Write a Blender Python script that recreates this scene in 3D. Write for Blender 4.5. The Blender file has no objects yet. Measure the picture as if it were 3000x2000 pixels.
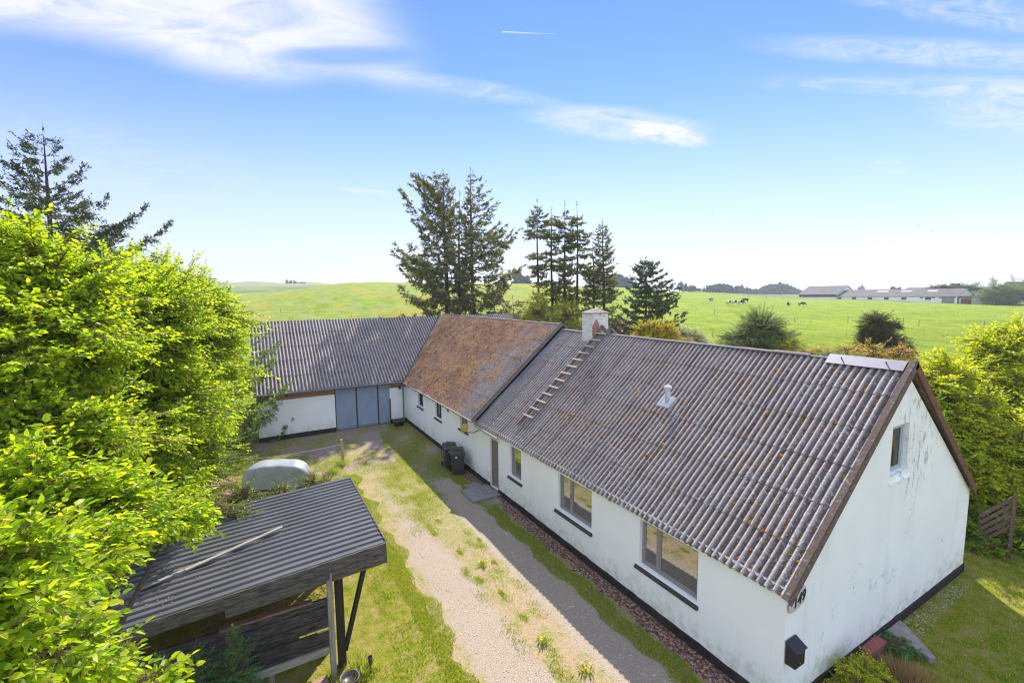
import bpy, bmesh, math, random
import numpy as np
from mathutils import Vector, Matrix
C = bpy.context.scene.collection
S = bpy.context.scene
R = math.radians
rng = np.random.default_rng(7)

# ---------------------------------------------------------------- camera
CAM = np.array([4.732, -8.993, 8.695])
F_PX, PITCH, YAW, ROLL = 1337.3, R(5.83), R(60.25), R(-0.53)
FW = np.array([-math.sin(YAW)*math.cos(PITCH), math.cos(YAW)*math.cos(PITCH), -math.sin(PITCH)])
_r = np.array([math.cos(YAW), math.sin(YAW), 0.0]); _u = np.cross(_r, FW)
RT = _r*math.cos(ROLL)+_u*math.sin(ROLL); UP = -_r*math.sin(ROLL)+_u*math.cos(ROLL)
cd = bpy.data.cameras.new('camera'); cam = bpy.data.objects.new('camera', cd); C.objects.link(cam)
cd.sensor_width = 36; cd.lens = 36*F_PX/3000; cd.clip_start = 0.05; cd.clip_end = 20000
cam.matrix_world = Matrix(((RT[0], UP[0], -FW[0], CAM[0]), (RT[1], UP[1], -FW[1], CAM[1]), (RT[2], UP[2], -FW[2], CAM[2]), (0, 0, 0, 1)))
S.camera = cam
HF = np.array([-math.sin(YAW), math.cos(YAW)]); HR = np.array([math.cos(YAW), math.sin(YAW)])
def at(px, py, depth):
    'world point seen at photo position (2352-wide grid) at a horizontal depth in metres'
    s = 3000/2352
    d = FW+RT*(px*s-1500)/F_PX-UP*(py*s-1000)/F_PX
    t = depth/(d[0]*HF[0]+d[1]*HF[1])
    return CAM+d*t

# ---------------------------------------------------------------- sun, sky, exposure
SUNV = Vector((-0.86, 0.73, 1.0)).normalized()
SUN_EL = math.asin(SUNV.z); SUN_AZ = math.atan2(SUNV.x, SUNV.y)   # azimuth from +Y towards +X
sl = bpy.data.lights.new('sun', 'SUN'); so = bpy.data.objects.new('sun', sl); C.objects.link(so)
sl.energy = 4.4; sl.angle = R(0.6); sl.color = (1.0, 0.935, 0.85)
so.rotation_euler = SUNV.to_track_quat('Z', 'Y').to_euler()
S.render.engine = 'CYCLES'; S.cycles.use_denoising = True; S.cycles.denoiser = 'OPENIMAGEDENOISE'; S.cycles.denoising_input_passes = 'RGB_ALBEDO_NORMAL'; S.cycles.denoising_prefilter = 'ACCURATE'; S.cycles.pixel_filter_type = 'BLACKMAN_HARRIS'; S.cycles.filter_width = 1.15; S.cycles.sample_clamp_indirect = 4.0; S.cycles.adaptive_threshold = 0.004
S.view_settings.view_transform = 'Standard'; S.view_settings.look = 'None'
S.view_settings.exposure = 1.05; S.view_settings.gamma = 1.0; S.view_settings.use_curve_mapping = False

class NT:
    def __init__(s, nt): s.nt = nt; s.n = nt.nodes; s.l = nt.links
    def new(s, t, **k):
        x = s.n.new(t)
        for a, b in k.items(): setattr(x, a, b)
        return x
    def put(s, sock, v):
        if hasattr(v, 'is_linked') or isinstance(v, bpy.types.NodeSocket): s.l.new(v, sock)
        elif v is not None:
            if isinstance(v, (tuple, list)) and len(v) == 3 and sock.type == 'RGBA': v = (*v, 1)
            sock.default_value = v
    def m(s, op, a, b=None, c=None, clamp=False):
        x = s.new('ShaderNodeMath', operation=op, use_clamp=clamp); s.put(x.inputs[0], a)
        if b is not None: s.put(x.inputs[1], b)
        if c is not None: s.put(x.inputs[2], c)
        return x.outputs[0]
    def vm(s, op, a, b=None):
        x = s.new('ShaderNodeVectorMath', operation=op); s.put(x.inputs[0], a)
        if b is not None: s.put(x.inputs[1], b)
        return x.outputs[1] if op in ('DOT_PRODUCT', 'LENGTH') else x.outputs[0]
    def noise(s, vec, scale, detail=4, rough=0.55, dist=0.0):
        x = s.new('ShaderNodeTexNoise'); s.put(x.inputs['Vector'], vec); x.inputs['Scale'].default_value = scale
        x.inputs['Detail'].default_value = detail; x.inputs['Roughness'].default_value = rough; x.inputs['Distortion'].default_value = dist
        return x.outputs['Fac']
    def voro(s, vec, scale, feature='F1', out='Distance', rnd=1.0):
        x = s.new('ShaderNodeTexVoronoi', feature=feature); s.put(x.inputs['Vector'], vec); x.inputs['Scale'].default_value = scale
        x.inputs['Randomness'].default_value = rnd
        return x.outputs[out]
    def step(s, v, lo, hi):
        x = s.new('ShaderNodeMapRange', interpolation_type='SMOOTHSTEP'); s.put(x.inputs[0], v)
        s.put(x.inputs[1], lo); s.put(x.inputs[2], hi); return x.outputs[0]
    def mix(s, f, a, b, mode='MIX'):
        x = s.new('ShaderNodeMix', data_type='RGBA', blend_type=mode); s.put(x.inputs[0], f)
        s.put(x.inputs[6], a); s.put(x.inputs[7], b); return x.outputs[2]
    def ramp(s, f, pts):
        x = s.new('ShaderNodeValToRGB'); s.put(x.inputs[0], f); e = x.color_ramp.elements
        while len(e) < len(pts): e.new(0.5)
        for q, (p, c) in zip(e, pts): q.position = p; q.color = (*c, 1)
        return x.outputs[0]
    def scale(s, vec, sx, sy, sz):
        x = s.new('ShaderNodeMapping'); s.put(x.inputs[0], vec); x.inputs['Scale'].default_value = (sx, sy, sz); return x.outputs[0]
    def sep(s, vec):
        x = s.new('ShaderNodeSeparateXYZ'); s.put(x.inputs[0], vec); return x.outputs
    def bump(s, h, strength=0.5, dist=0.02, normal=None):
        x = s.new('ShaderNodeBump'); s.put(x.inputs['Height'], h); x.inputs['Strength'].default_value = strength
        x.inputs['Distance'].default_value = dist
        if normal is not None: s.put(x.inputs['Normal'], normal)
        return x.outputs[0]
def mat(name):
    m = bpy.data.materials.new(name); m.use_nodes = True; n = NT(m.node_tree); n.b = n.n['Principled BSDF']
    n.geo = n.new('ShaderNodeNewGeometry'); n.P = n.geo.outputs['Position']; n.rnd = n.geo.outputs['Random Per Island']
    n.b.inputs['Specular IOR Level'].default_value = 0.3
    return m, n
def fin(n, col, rough=0.8, normal=None, metal=0.0):
    n.put(n.b.inputs['Base Color'], col); n.put(n.b.inputs['Roughness'], rough); n.put(n.b.inputs['Metallic'], metal)
    if normal is not None: n.put(n.b.inputs['Normal'], normal)

w = bpy.data.worlds.new('World'); S.world = w; w.use_nodes = True
W = NT(w.node_tree); bg = W.n['Background']
sky = W.new('ShaderNodeTexSky', sky_type='NISHITA'); sky.sun_disc = False
sky.sun_elevation = SUN_EL; sky.sun_rotation = SUN_AZ
sky.altitude = 0; sky.air_density = 1.0; sky.dust_density = 0.0; sky.ozone_density = 2.2
gen = W.new('ShaderNodeTexCoord').outputs['Generated']
dirn = W.vm('NORMALIZE', gen)
# wispy clouds, fixed to compass directions
# (north-west part of the sky: forward, right and up as compass directions)
CF, CR, CU = (-0.86369, 0.49360, -0.10157), (0.49705, 0.86771, -0.00923), (-0.08358, 0.05846, 0.99479)
f_ = W.vm('DOT_PRODUCT', dirn, CF); f_c = W.m('MAXIMUM', f_, 0.05)
a_ = W.m('DIVIDE', W.vm('DOT_PRODUCT', dirn, CR), f_c)
b_ = W.m('DIVIDE', W.vm('DOT_PRODUCT', dirn, CU), f_c)
cxyz = W.new('ShaderNodeCombineXYZ'); W.put(cxyz.inputs[0], a_); W.put(cxyz.inputs[1], b_); ab = cxyz.outputs[0]
rot = W.new('ShaderNodeMapping'); W.put(rot.inputs[0], ab); rot.inputs['Rotation'].default_value = (0, 0, R(14)); rot.inputs['Scale'].default_value = (1, 3.4, 1)
n1 = W.noise(rot.outputs[0], 2.2, 8, 0.6, 0.5); n2 = W.noise(rot.outputs[0], 7.0, 9, 0.68, 1.6)
warp = W.m('ADD', W.m('MULTIPLY', W.m('SUBTRACT', n1, 0.5), 0.07), W.m('MULTIPLY', W.m('SUBTRACT', n2, 0.5), 0.03))
fc = W.new('ShaderNodeFloatCurve'); cu = fc.mapping.curves[0]
W.put(fc.inputs[1], W.m('MULTIPLY_ADD', a_, 0.4, 0.5))
pts = [(-1.25, .66), (-1.0, .645), (-.86, .62), (-.66, .56), (-.53, .545), (-.36, .56), (-.24, .535), (-.09, .52), (.0, .52), (1.25, .5)]
cu.points[0].location = (pts[0][0]*.4+.5, pts[0][1]); cu.points[1].location = (pts[-1][0]*.4+.5, pts[-1][1])
for p in pts[1:-1]: cu.points.new(p[0]*.4+.5, p[1])
fc.mapping.update()
db = W.m('ADD', W.m('SUBTRACT', b_, fc.outputs[0]), W.m('MULTIPLY', warp, 0.5))
body = W.m('MULTIPLY', W.step(db, -0.012, 0.09), W.m('SUBTRACT', 1.0, W.step(W.m('ADD', a_, W.m('MULTIPLY', db, 1.0)), -0.3, 0.06)))
# thins upward on its right half, with a blue hole
tail = W.m('SUBTRACT', 1.0, W.m('MULTIPLY', W.step(a_, -0.35, -0.12), W.step(db, 0.02, 0.06)))
hole = W.m('MULTIPLY', W.step(W.m('SUBTRACT', 1.0, W.m('ADD', W.m('POWER', W.m('DIVIDE', W.m('ADD', a_, 0.36), 0.17), 2.0), W.m('POWER', W.m('DIVIDE', W.m('SUBTRACT', b_, 0.625), 0.022), 2.0))), -0.6, 0.9), 0.75)
n3 = W.noise(rot.outputs[0], 3.5, 9, 0.62, 0.8)
c1 = W.m('MULTIPLY', W.m('MULTIPLY', body, tail), W.m('MULTIPLY', W.m('SUBTRACT', 1.0, hole), W.m('MULTIPLY_ADD', W.step(n3, 0.25, 0.62), 0.62, 0.40)))
def streak(ca, cb, ra, rb, tilt, lo, hi, amt):
    dx = W.m('SUBTRACT', a_, ca); dy = W.m('ADD', W.m('SUBTRACT', b_, cb), W.m('ADD', W.m('MULTIPLY', dx, tilt), W.m('MULTIPLY', warp, 0.55)))
    e = W.m('ADD', W.m('POWER', W.m('ABSOLUTE', W.m('DIVIDE', dx, ra)), 2.0), W.m('POWER', W.m('ABSOLUTE', W.m('DIVIDE', dy, rb)), 2.0))
    return W.m('MULTIPLY', W.m('MULTIPLY', W.m('SUBTRACT', 1.0, W.step(e, 0.05, 1.0)), W.step(n2, lo, hi)), amt)
parts = [c1, streak(.23, .478, .24, .046, .09, .15, .8, .85), streak(.34, .455, .11, .028, .22, .2, .65, .8), streak(-.10, .555, .26, .024, .14, .2, .8, .5), streak(1.08, .51, .22, .08, .1, .25, .8, .65),
         streak(.95, .63, .50, .04, .05, .2, .7, .5), streak(1.0, .73, .4, .05, .15, .25, .85, .6), streak(.9, .56, .5, .03, .03, .3, .8, .4), streak(-.32, .328, .08, .008, .1, .1, .4, .35),
         streak(.83, .385, .06, .02, .1, .3, .7, .4), streak(-.9, .4, .5, .1, .2, .35, .8, .25)]
tot = parts[0]
for q in parts[1:]: tot = W.m('ADD', tot, q)
front = W.step(f_, 0.1, 0.3)
cl = W.m('MULTIPLY', W.m('MINIMUM', tot, 0.95), front)
elev = W.sep(dirn)[2]
# thin milky veil low over the horizon
veil = W.m('MULTIPLY', W.m('SUBTRACT', 1.0, W.step(elev, -0.06, 0.42)), 0.93)
sat = W.new('ShaderNodeHueSaturation'); W.put(sat.inputs['Color'], sky.outputs[0]); sat.inputs['Saturation'].default_value = 1.18; sat.inputs['Hue'].default_value = 0.503
tint = W.mix(1.0, sat.outputs[0], (.68, .61, .84), 'MULTIPLY')
veil = W.m('MULTIPLY', veil, W.m('SUBTRACT', 1.0, W.m('MULTIPLY', W.step(a_, .1, 1.2), .30)))
skyc = W.mix(veil, tint, (3.0, 3.2, 3.55))
skyc = W.mix(cl, skyc, (3.5, 3.55, 3.7))
# unseen bright cloud added behind the viewer to fill the shaded walls
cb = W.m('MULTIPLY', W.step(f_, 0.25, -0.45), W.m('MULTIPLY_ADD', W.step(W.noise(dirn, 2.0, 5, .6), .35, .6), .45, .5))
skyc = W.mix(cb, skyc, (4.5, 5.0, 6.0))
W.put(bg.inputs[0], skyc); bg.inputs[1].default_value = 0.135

# ---------------------------------------------------------------- helpers
def tag(o, label=None, cat=None, group=None, kind=None):
    if label: o['label'] = label
    if cat: o['category'] = cat
    if group: o['group'] = group
    if kind: o['kind'] = kind
    return o
def empty(name, loc, label, cat, group=None, rz=0.0):
    o = bpy.data.objects.new(name, None); C.objects.link(o); o.location = tuple(loc); o.rotation_euler = (0, 0, rz)
    o.empty_display_size = 0.2
    return tag(o, label, cat, group)
def link(name, me, m, parent=None, local=True):
    o = bpy.data.objects.new(name, me); C.objects.link(o)
    if m: me.materials.append(m)
    if parent is not None:
        o.parent = parent
        if not local:
            bpy.context.view_layer.update(); o.matrix_parent_inverse = parent.matrix_world.inverted()
    return o
def bulk(name, V, F, m, parent=None, smooth=False, uv=None, local=True):
    'fast mesh: V (N,3), F (M,k) or list of such'
    Fs = F if isinstance(F, list) else [F]
    Fs = [np.asarray(f) for f in Fs if len(f)]
    me = bpy.data.meshes.new(name); V = np.ascontiguousarray(V, dtype=np.float32)
    me.vertices.add(len(V)); me.vertices.foreach_set('co', V.ravel())
    idx = np.concatenate([f.ravel() for f in Fs]).astype(np.int32)
    tot = np.concatenate([np.full(len(f), f.shape[1]) for f in Fs]).astype(np.int32)
    me.loops.add(len(idx)); me.loops.foreach_set('vertex_index', idx)
    me.polygons.add(len(tot)); me.polygons.foreach_set('loop_start', np.concatenate([[0], np.cumsum(tot)[:-1]]).astype(np.int32))
    me.polygons.foreach_set('use_smooth', np.full(len(tot), smooth))
    if uv is not None:
        l = me.uv_layers.new(name='UVMap'); l.data.foreach_set('uv', np.asarray(uv, dtype=np.float32)[idx].ravel())
    me.update(calc_edges=True); me.validate()
    return link(name, me, m, parent, local)
class MB:
    'collects simple shapes into one mesh'
    def __init__(s): s.V = []; s.F = []
    def add(s, V, F):
        k = len(s.V); s.V += [tuple(v) for v in V]; s.F += [tuple(i+k for i in f) for f in F]; return s
    def box(s, a, b, M=None):
        (x0, y0, z0), (x1, y1, z1) = a, b
        V = [(x0, y0, z0), (x1, y0, z0), (x1, y1, z0), (x0, y1, z0), (x0, y0, z1), (x1, y0, z1), (x1, y1, z1), (x0, y1, z1)]
        if M: V = [tuple(M @ Vector(v)) for v in V]
        return s.add(V, [(3, 2, 1, 0), (4, 5, 6, 7), (0, 1, 5, 4), (1, 2, 6, 5), (2, 3, 7, 6), (3, 0, 4, 7)])
    def beam(s, p, q, w, h, up=(0, 0, 1)):
        'box beam from p to q, w wide, h high'
        p, q, up = Vector(p), Vector(q), Vector(up); d = (q-p).normalized(); r = d.cross(up).normalized(); u = r.cross(d)
        V = [p-r*w/2-u*h/2, p+r*w/2-u*h/2, p+r*w/2+u*h/2, p-r*w/2+u*h/2]; V += [v+(q-p) for v in V]
        return s.add(V, [(0, 1, 2, 3), (7, 6, 5, 4), (0, 4, 5, 1), (1, 5, 6, 2), (2, 6, 7, 3), (3, 7, 4, 0)])
    def tube(s, pts, rad, n=8, cap=True):
        pts = [Vector(p) for p in pts]; rad = rad if hasattr(rad, '__len__') else [rad]*len(pts)
        V = []; F = []
        for i, p in enumerate(pts):
            d = (pts[min(i+1, len(pts)-1)]-pts[max(i-1, 0)]).normalized()
            r = d.cross(Vector((0, 0, 1)) if abs(d.z) < .95 else Vector((1, 0, 0))).normalized(); u = r.cross(d)
            V += [p+(r*math.cos(2*math.pi*k/n)+u*math.sin(2*math.pi*k/n))*rad[i] for k in range(n)]
        for i in range(len(pts)-1):
            F += [(i*n+k, i*n+(k+1) % n, (i+1)*n+(k+1) % n, (i+1)*n+k) for k in range(n)]
        if cap: F += [tuple(range(n))[::-1], tuple((len(pts)-1)*n+k for k in range(n))]
        return s.add(V, F)
    def lathe(s, prof, c=(0, 0, 0), n=16, closed=False):
        V = []; F = []; m = len(prof)
        for r, z in prof: V += [(c[0]+r*math.cos(2*math.pi*k/n), c[1]+r*math.sin(2*math.pi*k/n), c[2]+z) for k in range(n)]
        for i in range(m-1): F += [(i*n+k, i*n+(k+1) % n, (i+1)*n+(k+1) % n, (i+1)*n+k) for k in range(n)]
        if closed: F += [tuple(range(n))[::-1], tuple((m-1)*n+k for k in range(n))]
        return s.add(V, F)
    def prism(s, poly, o, u, v, t):
        'polygon in the (u,v) plane at o, thickened by vector t'
        o, u, v, t = map(Vector, (o, u, v, t)); n = len(poly)
        A = [o+u*a+v*b for a, b in poly]; B = [p+t for p in A]
        return s.add(A+B, [tuple(range(n))[::-1], tuple(range(n, 2*n))]+[(i, (i+1) % n, n+(i+1) % n, n+i) for i in range(n)])
    def build(s, name, m, parent=None, smooth=False, bevel=0, local=True):
        me = bpy.data.meshes.new(name); me.from_pydata([tuple(v) for v in s.V], [], s.F)
        bm = bmesh.new(); bm.from_mesh(me); bmesh.ops.recalc_face_normals(bm, faces=bm.faces)
        if bevel: bmesh.ops.bevel(bm, geom=list(bm.edges), offset=bevel, segments=2, affect='EDGES', profile=0.6)
        bm.to_mesh(me); bm.free()
        if smooth: me.polygons.foreach_set('use_smooth', [True]*len(me.polygons))
        me.update()
        return link(name, me, m, parent, local)

# ---------------------------------------------------------------- terrain heights
_D = np.array([0, 31, 36, 50, 66, 96, 150, 200, 300, 600, 1500, 5000.])
_X = np.array([-3000, 0, 560, 850, 1150, 1400, 1570, 1835, 2352, 5000.])
_Z = np.array([
 [0, 0, .2, 1.2, 2.2, 4.0, 7.0, 9.5, 11, 22, 5, -60],
 [0, 0, .2, 1.2, 2.2, 4.0, 7.2, 9.8, 11, 26, 5, -60],
 [0, 0, .2, 1.3, 2.4, 4.2, 7.6, 10.0, 11, 27, 5, -60],
 [0, 0, .2, 1.3, 2.4, 4.7, 10.6, 14.6, 13, 24, 5, -60],
 [0, 0, .2, 1.3, 2.6, 5.6, 11.8, 13.4, 10, 10, 0, -60],
 [0, 0, .2, 1.2, 2.4, 4.6, 8.8, 11.6, 9, 6, 0, -60],
 [0, 0, .2, 1.2, 2.3, 3.8, 6.6, 8.3, 9.6, 5, 0, -60],
 [0, 0, .1, 1.0, 2.2, 3.1, 4.7, 5.0, 5.6, 6, 0, -60],
 [0, 0, 0, .8, 1.9, 2.7, 2.9, 3.0, 3.2, 3, 0, -60],
 [0, 0, 0, .8, 1.9, 2.7, 2.9, 3.0, 3.2, 3, 0, -60]], dtype=float)
def T(x, y):
    x = np.asarray(x, float); y = np.asarray(y, float)
    rx, ry = x-CAM[0], y-CAM[1]
    d = rx*HF[0]+ry*HF[1]; r = rx*HR[0]+ry*HR[1]
    dd = np.clip(d, 0, 4999); X = np.where(d > 5, 1176+1048*r/np.maximum(d, 5), 1176)
    X = np.clip(X, -2999, 4999)
    def cell(g, v):
        i = np.clip(np.searchsorted(g, v, side='right')-1, 0, len(g)-2); t = (v-g[i])/(g[i+1]-g[i]); return i, t
    i, s = cell(_X, X); s = s*s*(3-2*s); j, t = cell(_D, dd)
    def row(k):  # catmull-rom along distance
        p1 = _Z[k, j]; p2 = _Z[k, j+1]
        m1 = np.gradient(_Z, _D, axis=1)[k, j]; m2 = np.gradient(_Z, _D, axis=1)[k, j+1]; h = _D[j+1]-_D[j]
        m1 = np.where(j <= 1, 0, m1); m2 = np.where(j == 0, 0, m2)
        return (2*t**3-3*t**2+1)*p1+(t**3-2*t**2+t)*h*m1+(-2*t**3+3*t**2)*p2+(t**3-t**2)*h*m2
    z = row(i)*(1-s)+row(i+1)*s
    # dune ripples far to the left
    far = np.clip((dd-350)/200, 0, 1)*np.clip((1100-X)/300, 0, 1)
    z = z+far*(1.6*np.sin(x*.045+y*.02)+1.1*np.sin(y*.08-x*.03+1))
    z = z+np.clip((dd-30)/40, 0, 1)*0.10*(np.sin(x*.31+np.sin(y*.2))+np.sin(y*.27+x*.11))
    return z
def Tz(x, y): return float(T(x, y))

# ---------------------------------------------------------------- materials
def leafmat(name, cols, trans=0.5, rough=0.45, spec=0.35):
    m, n = mat(name)
    c = n.ramp(n.rnd, [(i/(len(cols)-1), q) for i, q in enumerate(cols)])
    fin(n, c, rough); n.b.inputs['Specular IOR Level'].default_value = spec
    t = n.new('ShaderNodeBsdfTranslucent'); n.put(t.inputs[0], n.mix(1.0, c, (1.55, 1.45, 0.5), 'MULTIPLY'))
    a = n.new('ShaderNodeMixShader'); a.inputs[0].default_value = trans
    n.l.new(n.b.outputs[0], a.inputs[1]); n.l.new(t.outputs[0], a.inputs[2])
    n.l.new(a.outputs[0], n.n['Material Output'].inputs[0]); return m
def simple(name, col, rough=0.6, var=0.15, scale=8, bump=0.2, metal=0.0, spec=0.3):
    m, n = mat(name)
    f = n.noise(n.P, scale, 5, 0.6)
    c = n.ramp(f, [(0.3, tuple(v*(1-var) for v in col)), (0.7, tuple(min(1, v*(1+var)) for v in col))])
    fin(n, c, rough, n.bump(n.noise(n.P, scale*6, 4), bump, 0.01), metal); n.b.inputs['Specular IOR Level'].default_value = spec
    return m
# painted rough masonry
def wallmat(name, kind):
    m, n = mat(name); P = n.P; xyz = n.sep(P)
    base = n.ramp(n.noise(P, 0.7, 4), [(0.3, (.82, .84, .86)), (0.7, (.88, .90, .92))])
    low = n.m('ADD', xyz[2], n.m('MULTIPLY', n.m('SUBTRACT', n.noise(n.scale(P, 1, 1, .5), 1.6, 5, .65), .5), 1.5))
    alg = n.m('MULTIPLY', n.m('SUBTRACT', 1.0, n.step(low, 0.25, 0.95)), n.step(n.noise(P, 5, 5), .3, .7))
    base = n.mix(n.m('MULTIPLY', alg, 0.7), base, (.50, .50, .36))
    speck = n.m('MULTIPLY', n.step(n.noise(P, 12, 3, .7), .66, .74), n.step(n.noise(P, 1.2, 3), .55, .66))
    base = n.mix(n.m('MULTIPLY', speck, .7), base, (.30, .29, .27))
    if kind == 'gable':
        dy = n.m('DIVIDE', n.m('SUBTRACT', xyz[1], 5.6), 1.5); dz = n.m('DIVIDE', n.m('SUBTRACT', xyz[2], 4.9), 1.6)
        near = n.m('SUBTRACT', 1.0, n.step(n.m('ADD', n.m('POWER', n.m('ABSOLUTE', dy), 2), n.m('POWER', n.m('ABSOLUTE', dz), 2)), .3, 1.2))
        mould = n.m('MULTIPLY', near, n.step(n.noise(n.scale(P, 1, 1.3, .55), 3.6, 7, .72), .5, .63))
        base = n.mix(n.m('MULTIPLY', mould, .75), base, (.27, .29, .31))
        st = n.m('MULTIPLY', n.step(n.noise(n.scale(P, 1, 1.0, .2), 1.1, 6, .65), .55, .75), .28)
        base = n.mix(st, base, (.50, .52, .55))
        # hairline cracks
        nc = n.new('ShaderNodeTexNoise'); n.put(nc.inputs['Vector'], P); nc.inputs['Scale'].default_value = 2.5; e = n.voro(n.vm('ADD', P, nc.outputs['Color']), .35, 'DISTANCE_TO_EDGE')
        ck = n.m('MULTIPLY', n.m('SUBTRACT', 1.0, n.step(e, 0.0, 0.006)), n.step(n.noise(P, .8, 3), .5, .6))
        base = n.mix(n.m('MULTIPLY', ck, .5), base, (.32, .31, .32))
    sk = n.m('MULTIPLY', n.step(n.noise(n.scale(P, 7, 7, .25), 1.4, 5, .7), .55, .72), n.step(xyz[2], 1.9, .6)); base = n.mix(n.m('MULTIPLY', sk, .35), base, (.52, .49, .40))
    # brickwork showing through the paint
    br = n.new('ShaderNodeTexBrick'); cm = n.new('ShaderNodeCombineXYZ')
    n.put(cm.inputs[0], xyz[1] if kind in ('gable', 'barn') else xyz[0]); n.put(cm.inputs[1], xyz[2]); n.put(br.inputs[0], cm.outputs[0])
    br.inputs['Scale'].default_value = 1; br.inputs['Brick Width'].default_value = .24; br.inputs['Row Height'].default_value = .067; br.inputs['Mortar Size'].default_value = .012
    h = n.m('ADD', n.m('MULTIPLY', n.noise(P, 7, 2, .5), .8), n.m('MULTIPLY', br.outputs['Fac'], -0.22 if kind != 'plaster' else -.10))
    h = n.m('ADD', h, n.m('MULTIPLY', n.noise(P, 2.2, 3), 1.6))
    fin(n, base, .85, n.bump(h, .16, .02)); return m
M_WALL = wallmat('white_plaster', 'plaster'); M_GABLE = wallmat('white_gable_plaster', 'gable'); M_BARNWALL = wallmat('white_barn_brick', 'barn')
def plinthmat():
    m, n = mat('black_tar_plinth')
    c = n.mix(n.step(n.noise(n.P, 3, 5), .45, .7), (.025, .020, .022), (.05, .035, .032))
    c = n.mix(n.step(n.noise(n.P, 40, 2), .74, .78), c, (.45, .45, .45))
    fin(n, c, .75, n.bump(n.noise(n.P, 9, 5), .7, .03)); return m
M_PLINTH = plinthmat()
def roofmat(name, kind, pitch):
    'weathered fibre cement; UVMap = metres along the eave and up the slope'
    m, n = mat(name); uv = n.new('ShaderNodeUVMap').outputs[0]; U = n.sep(uv); P = n.P
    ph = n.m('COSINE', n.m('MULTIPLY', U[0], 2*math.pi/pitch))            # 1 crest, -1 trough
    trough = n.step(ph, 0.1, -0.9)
    sheet = n.noise(n.scale(uv, .9, .85, 1), 1.3, 1)
    base = n.ramp(n.noise(P, 1.6, 5, .65), [(.3, (.135, .115, .120)), (.55, (.21, .18, .18)), (.8, (.31, .27, .26))])
    base = n.mix(n.m('MULTIPLY', sheet, .5), base, (.25, .205, .19))
    base = n.mix(n.m('MULTIPLY', n.step(ph, .0, .9), .75), base, n.mix(n.noise(P, 21, 3, .8), (.30, .265, .245), (.70, .64, .59)))  # sunlight on the crests painted in as a paler stripe
    base = n.mix(n.m('MULTIPLY', n.step(ph, -.15, -.85), .62), base, n.mix(n.noise(P, 9, 4, .7), (.05, .036, .034), (.15, .12, .11)))  # shade in the troughs painted darker, together with dirt
    seam = n.m('MULTIPLY', n.step(n.m('ABSOLUTE', n.m('SUBTRACT', n.m('FRACT', n.m('DIVIDE', U[0], 6*pitch)), .035)), .022, .008), .55); base = n.mix(seam, base, (.05, .042, .045))
    base = n.mix(n.m('MULTIPLY', n.step(n.noise(P, 30, 3, .8), .54, .66), .6), base, (.10, .08, .08))   # fine dark speckle
    lich = n.m('MULTIPLY', n.step(n.noise(P, 13, 4, .8), .54, .62), n.step(n.noise(P, 1.1, 4), .34, .58))
    base = n.mix(n.m('MULTIPLY', lich, .7), base, (.62, .62, .64))
    spots = n.m('MULTIPLY', n.step(n.voro(P, 11), .22, .10), n.step(n.noise(P, 2.0, 3), .42, .6))
    base = n.mix(n.m('MULTIPLY', spots, .8), base, (.50, .50, .52))
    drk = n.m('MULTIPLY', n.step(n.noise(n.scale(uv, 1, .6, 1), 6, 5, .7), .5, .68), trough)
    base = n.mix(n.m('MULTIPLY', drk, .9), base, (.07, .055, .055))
    base = n.mix(1.0, base, n.ramp(n.noise(P, 24, 5, .85), [(.36, (.62, .60, .59)), (.5, (.95, .95, .95)), (.64, (1.28, 1.26, 1.25))]), 'MULTIPLY')
    mossf = n.step(n.noise(P, 7, 5, .75), .55, .63)
    if kind == 'moss':
        big = n.noise(P, .55, 3, .5); x = n.sep(P)[0]
        left = n.step(n.m('ADD', x, n.m('MULTIPLY', n.m('SUBTRACT', big, .5), 16)), -14.2, -21.0)
        streaks = n.noise(n.scale(uv, 1, .16, 1), 5.0, 5, .65)
        f = n.step(n.m('ADD', n.m('MULTIPLY', left, .32), n.m('MULTIPLY', streaks, 1.10)), .54, .68)
        f = n.m('MULTIPLY', f, n.step(n.noise(P, 9, 5, .75), .36, .54))
        mc = n.ramp(n.noise(P, 1.3, 4, .6), [(.3, (.20, .075, .025)), (.46, (.36, .13, .02)), (.60, (.62, .29, .02)), (.8, (.38, .15, .025))])
        base = n.mix(n.m('MULTIPLY', n.m('MULTIPLY', n.step(n.noise(P, 6, 4, .8), .42, .6), n.step(ph, -.2, .7)), .75), base, (.50, .44, .44))
        f = n.m('MULTIPLY', f, n.m('SUBTRACT', 1.0, n.m('MULTIPLY', n.step(ph, .35, .95), .6))); base = n.mix(n.m('MULTIPLY', f, .9), base, mc); hm = n.m('MULTIPLY', f, 1.2)
    else:
        f = n.m('MULTIPLY', n.m('MULTIPLY', mossf, n.step(ph, .75, -.4)), n.step(n.noise(P, .6, 3), .42, .6))
        base = n.mix(n.m('MULTIPLY', f, .9), base, (.22, .095, .035)); hm = f
    h = n.m('ADD', n.noise(P, 26, 5, .7), hm)
    fin(n, base, .9, n.bump(h, .6, .012)); return m
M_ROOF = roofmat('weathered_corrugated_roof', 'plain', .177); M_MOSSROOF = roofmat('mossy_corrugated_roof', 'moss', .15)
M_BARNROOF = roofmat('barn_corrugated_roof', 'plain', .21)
def wood(name, c0, c1, scale=1.0, axis=0, rough=.8, lichen=None):
    m, n = mat(name); oc = n.new('ShaderNodeTexCoord').outputs['Object']
    s = [9, 9, 9]; s[axis] = .8
    g = n.noise(n.scale(n.P, *[v*scale for v in s]), 3, 6, .6)
    c = n.ramp(g, [(.3, c0), (.7, c1)])
    if lichen: c = n.mix(n.m('MULTIPLY', n.step(n.noise(n.P, 9, 5, .7), .55, .66), .7), c, lichen)
    fin(n, c, rough, n.bump(g, .5, .01)); return m
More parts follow.
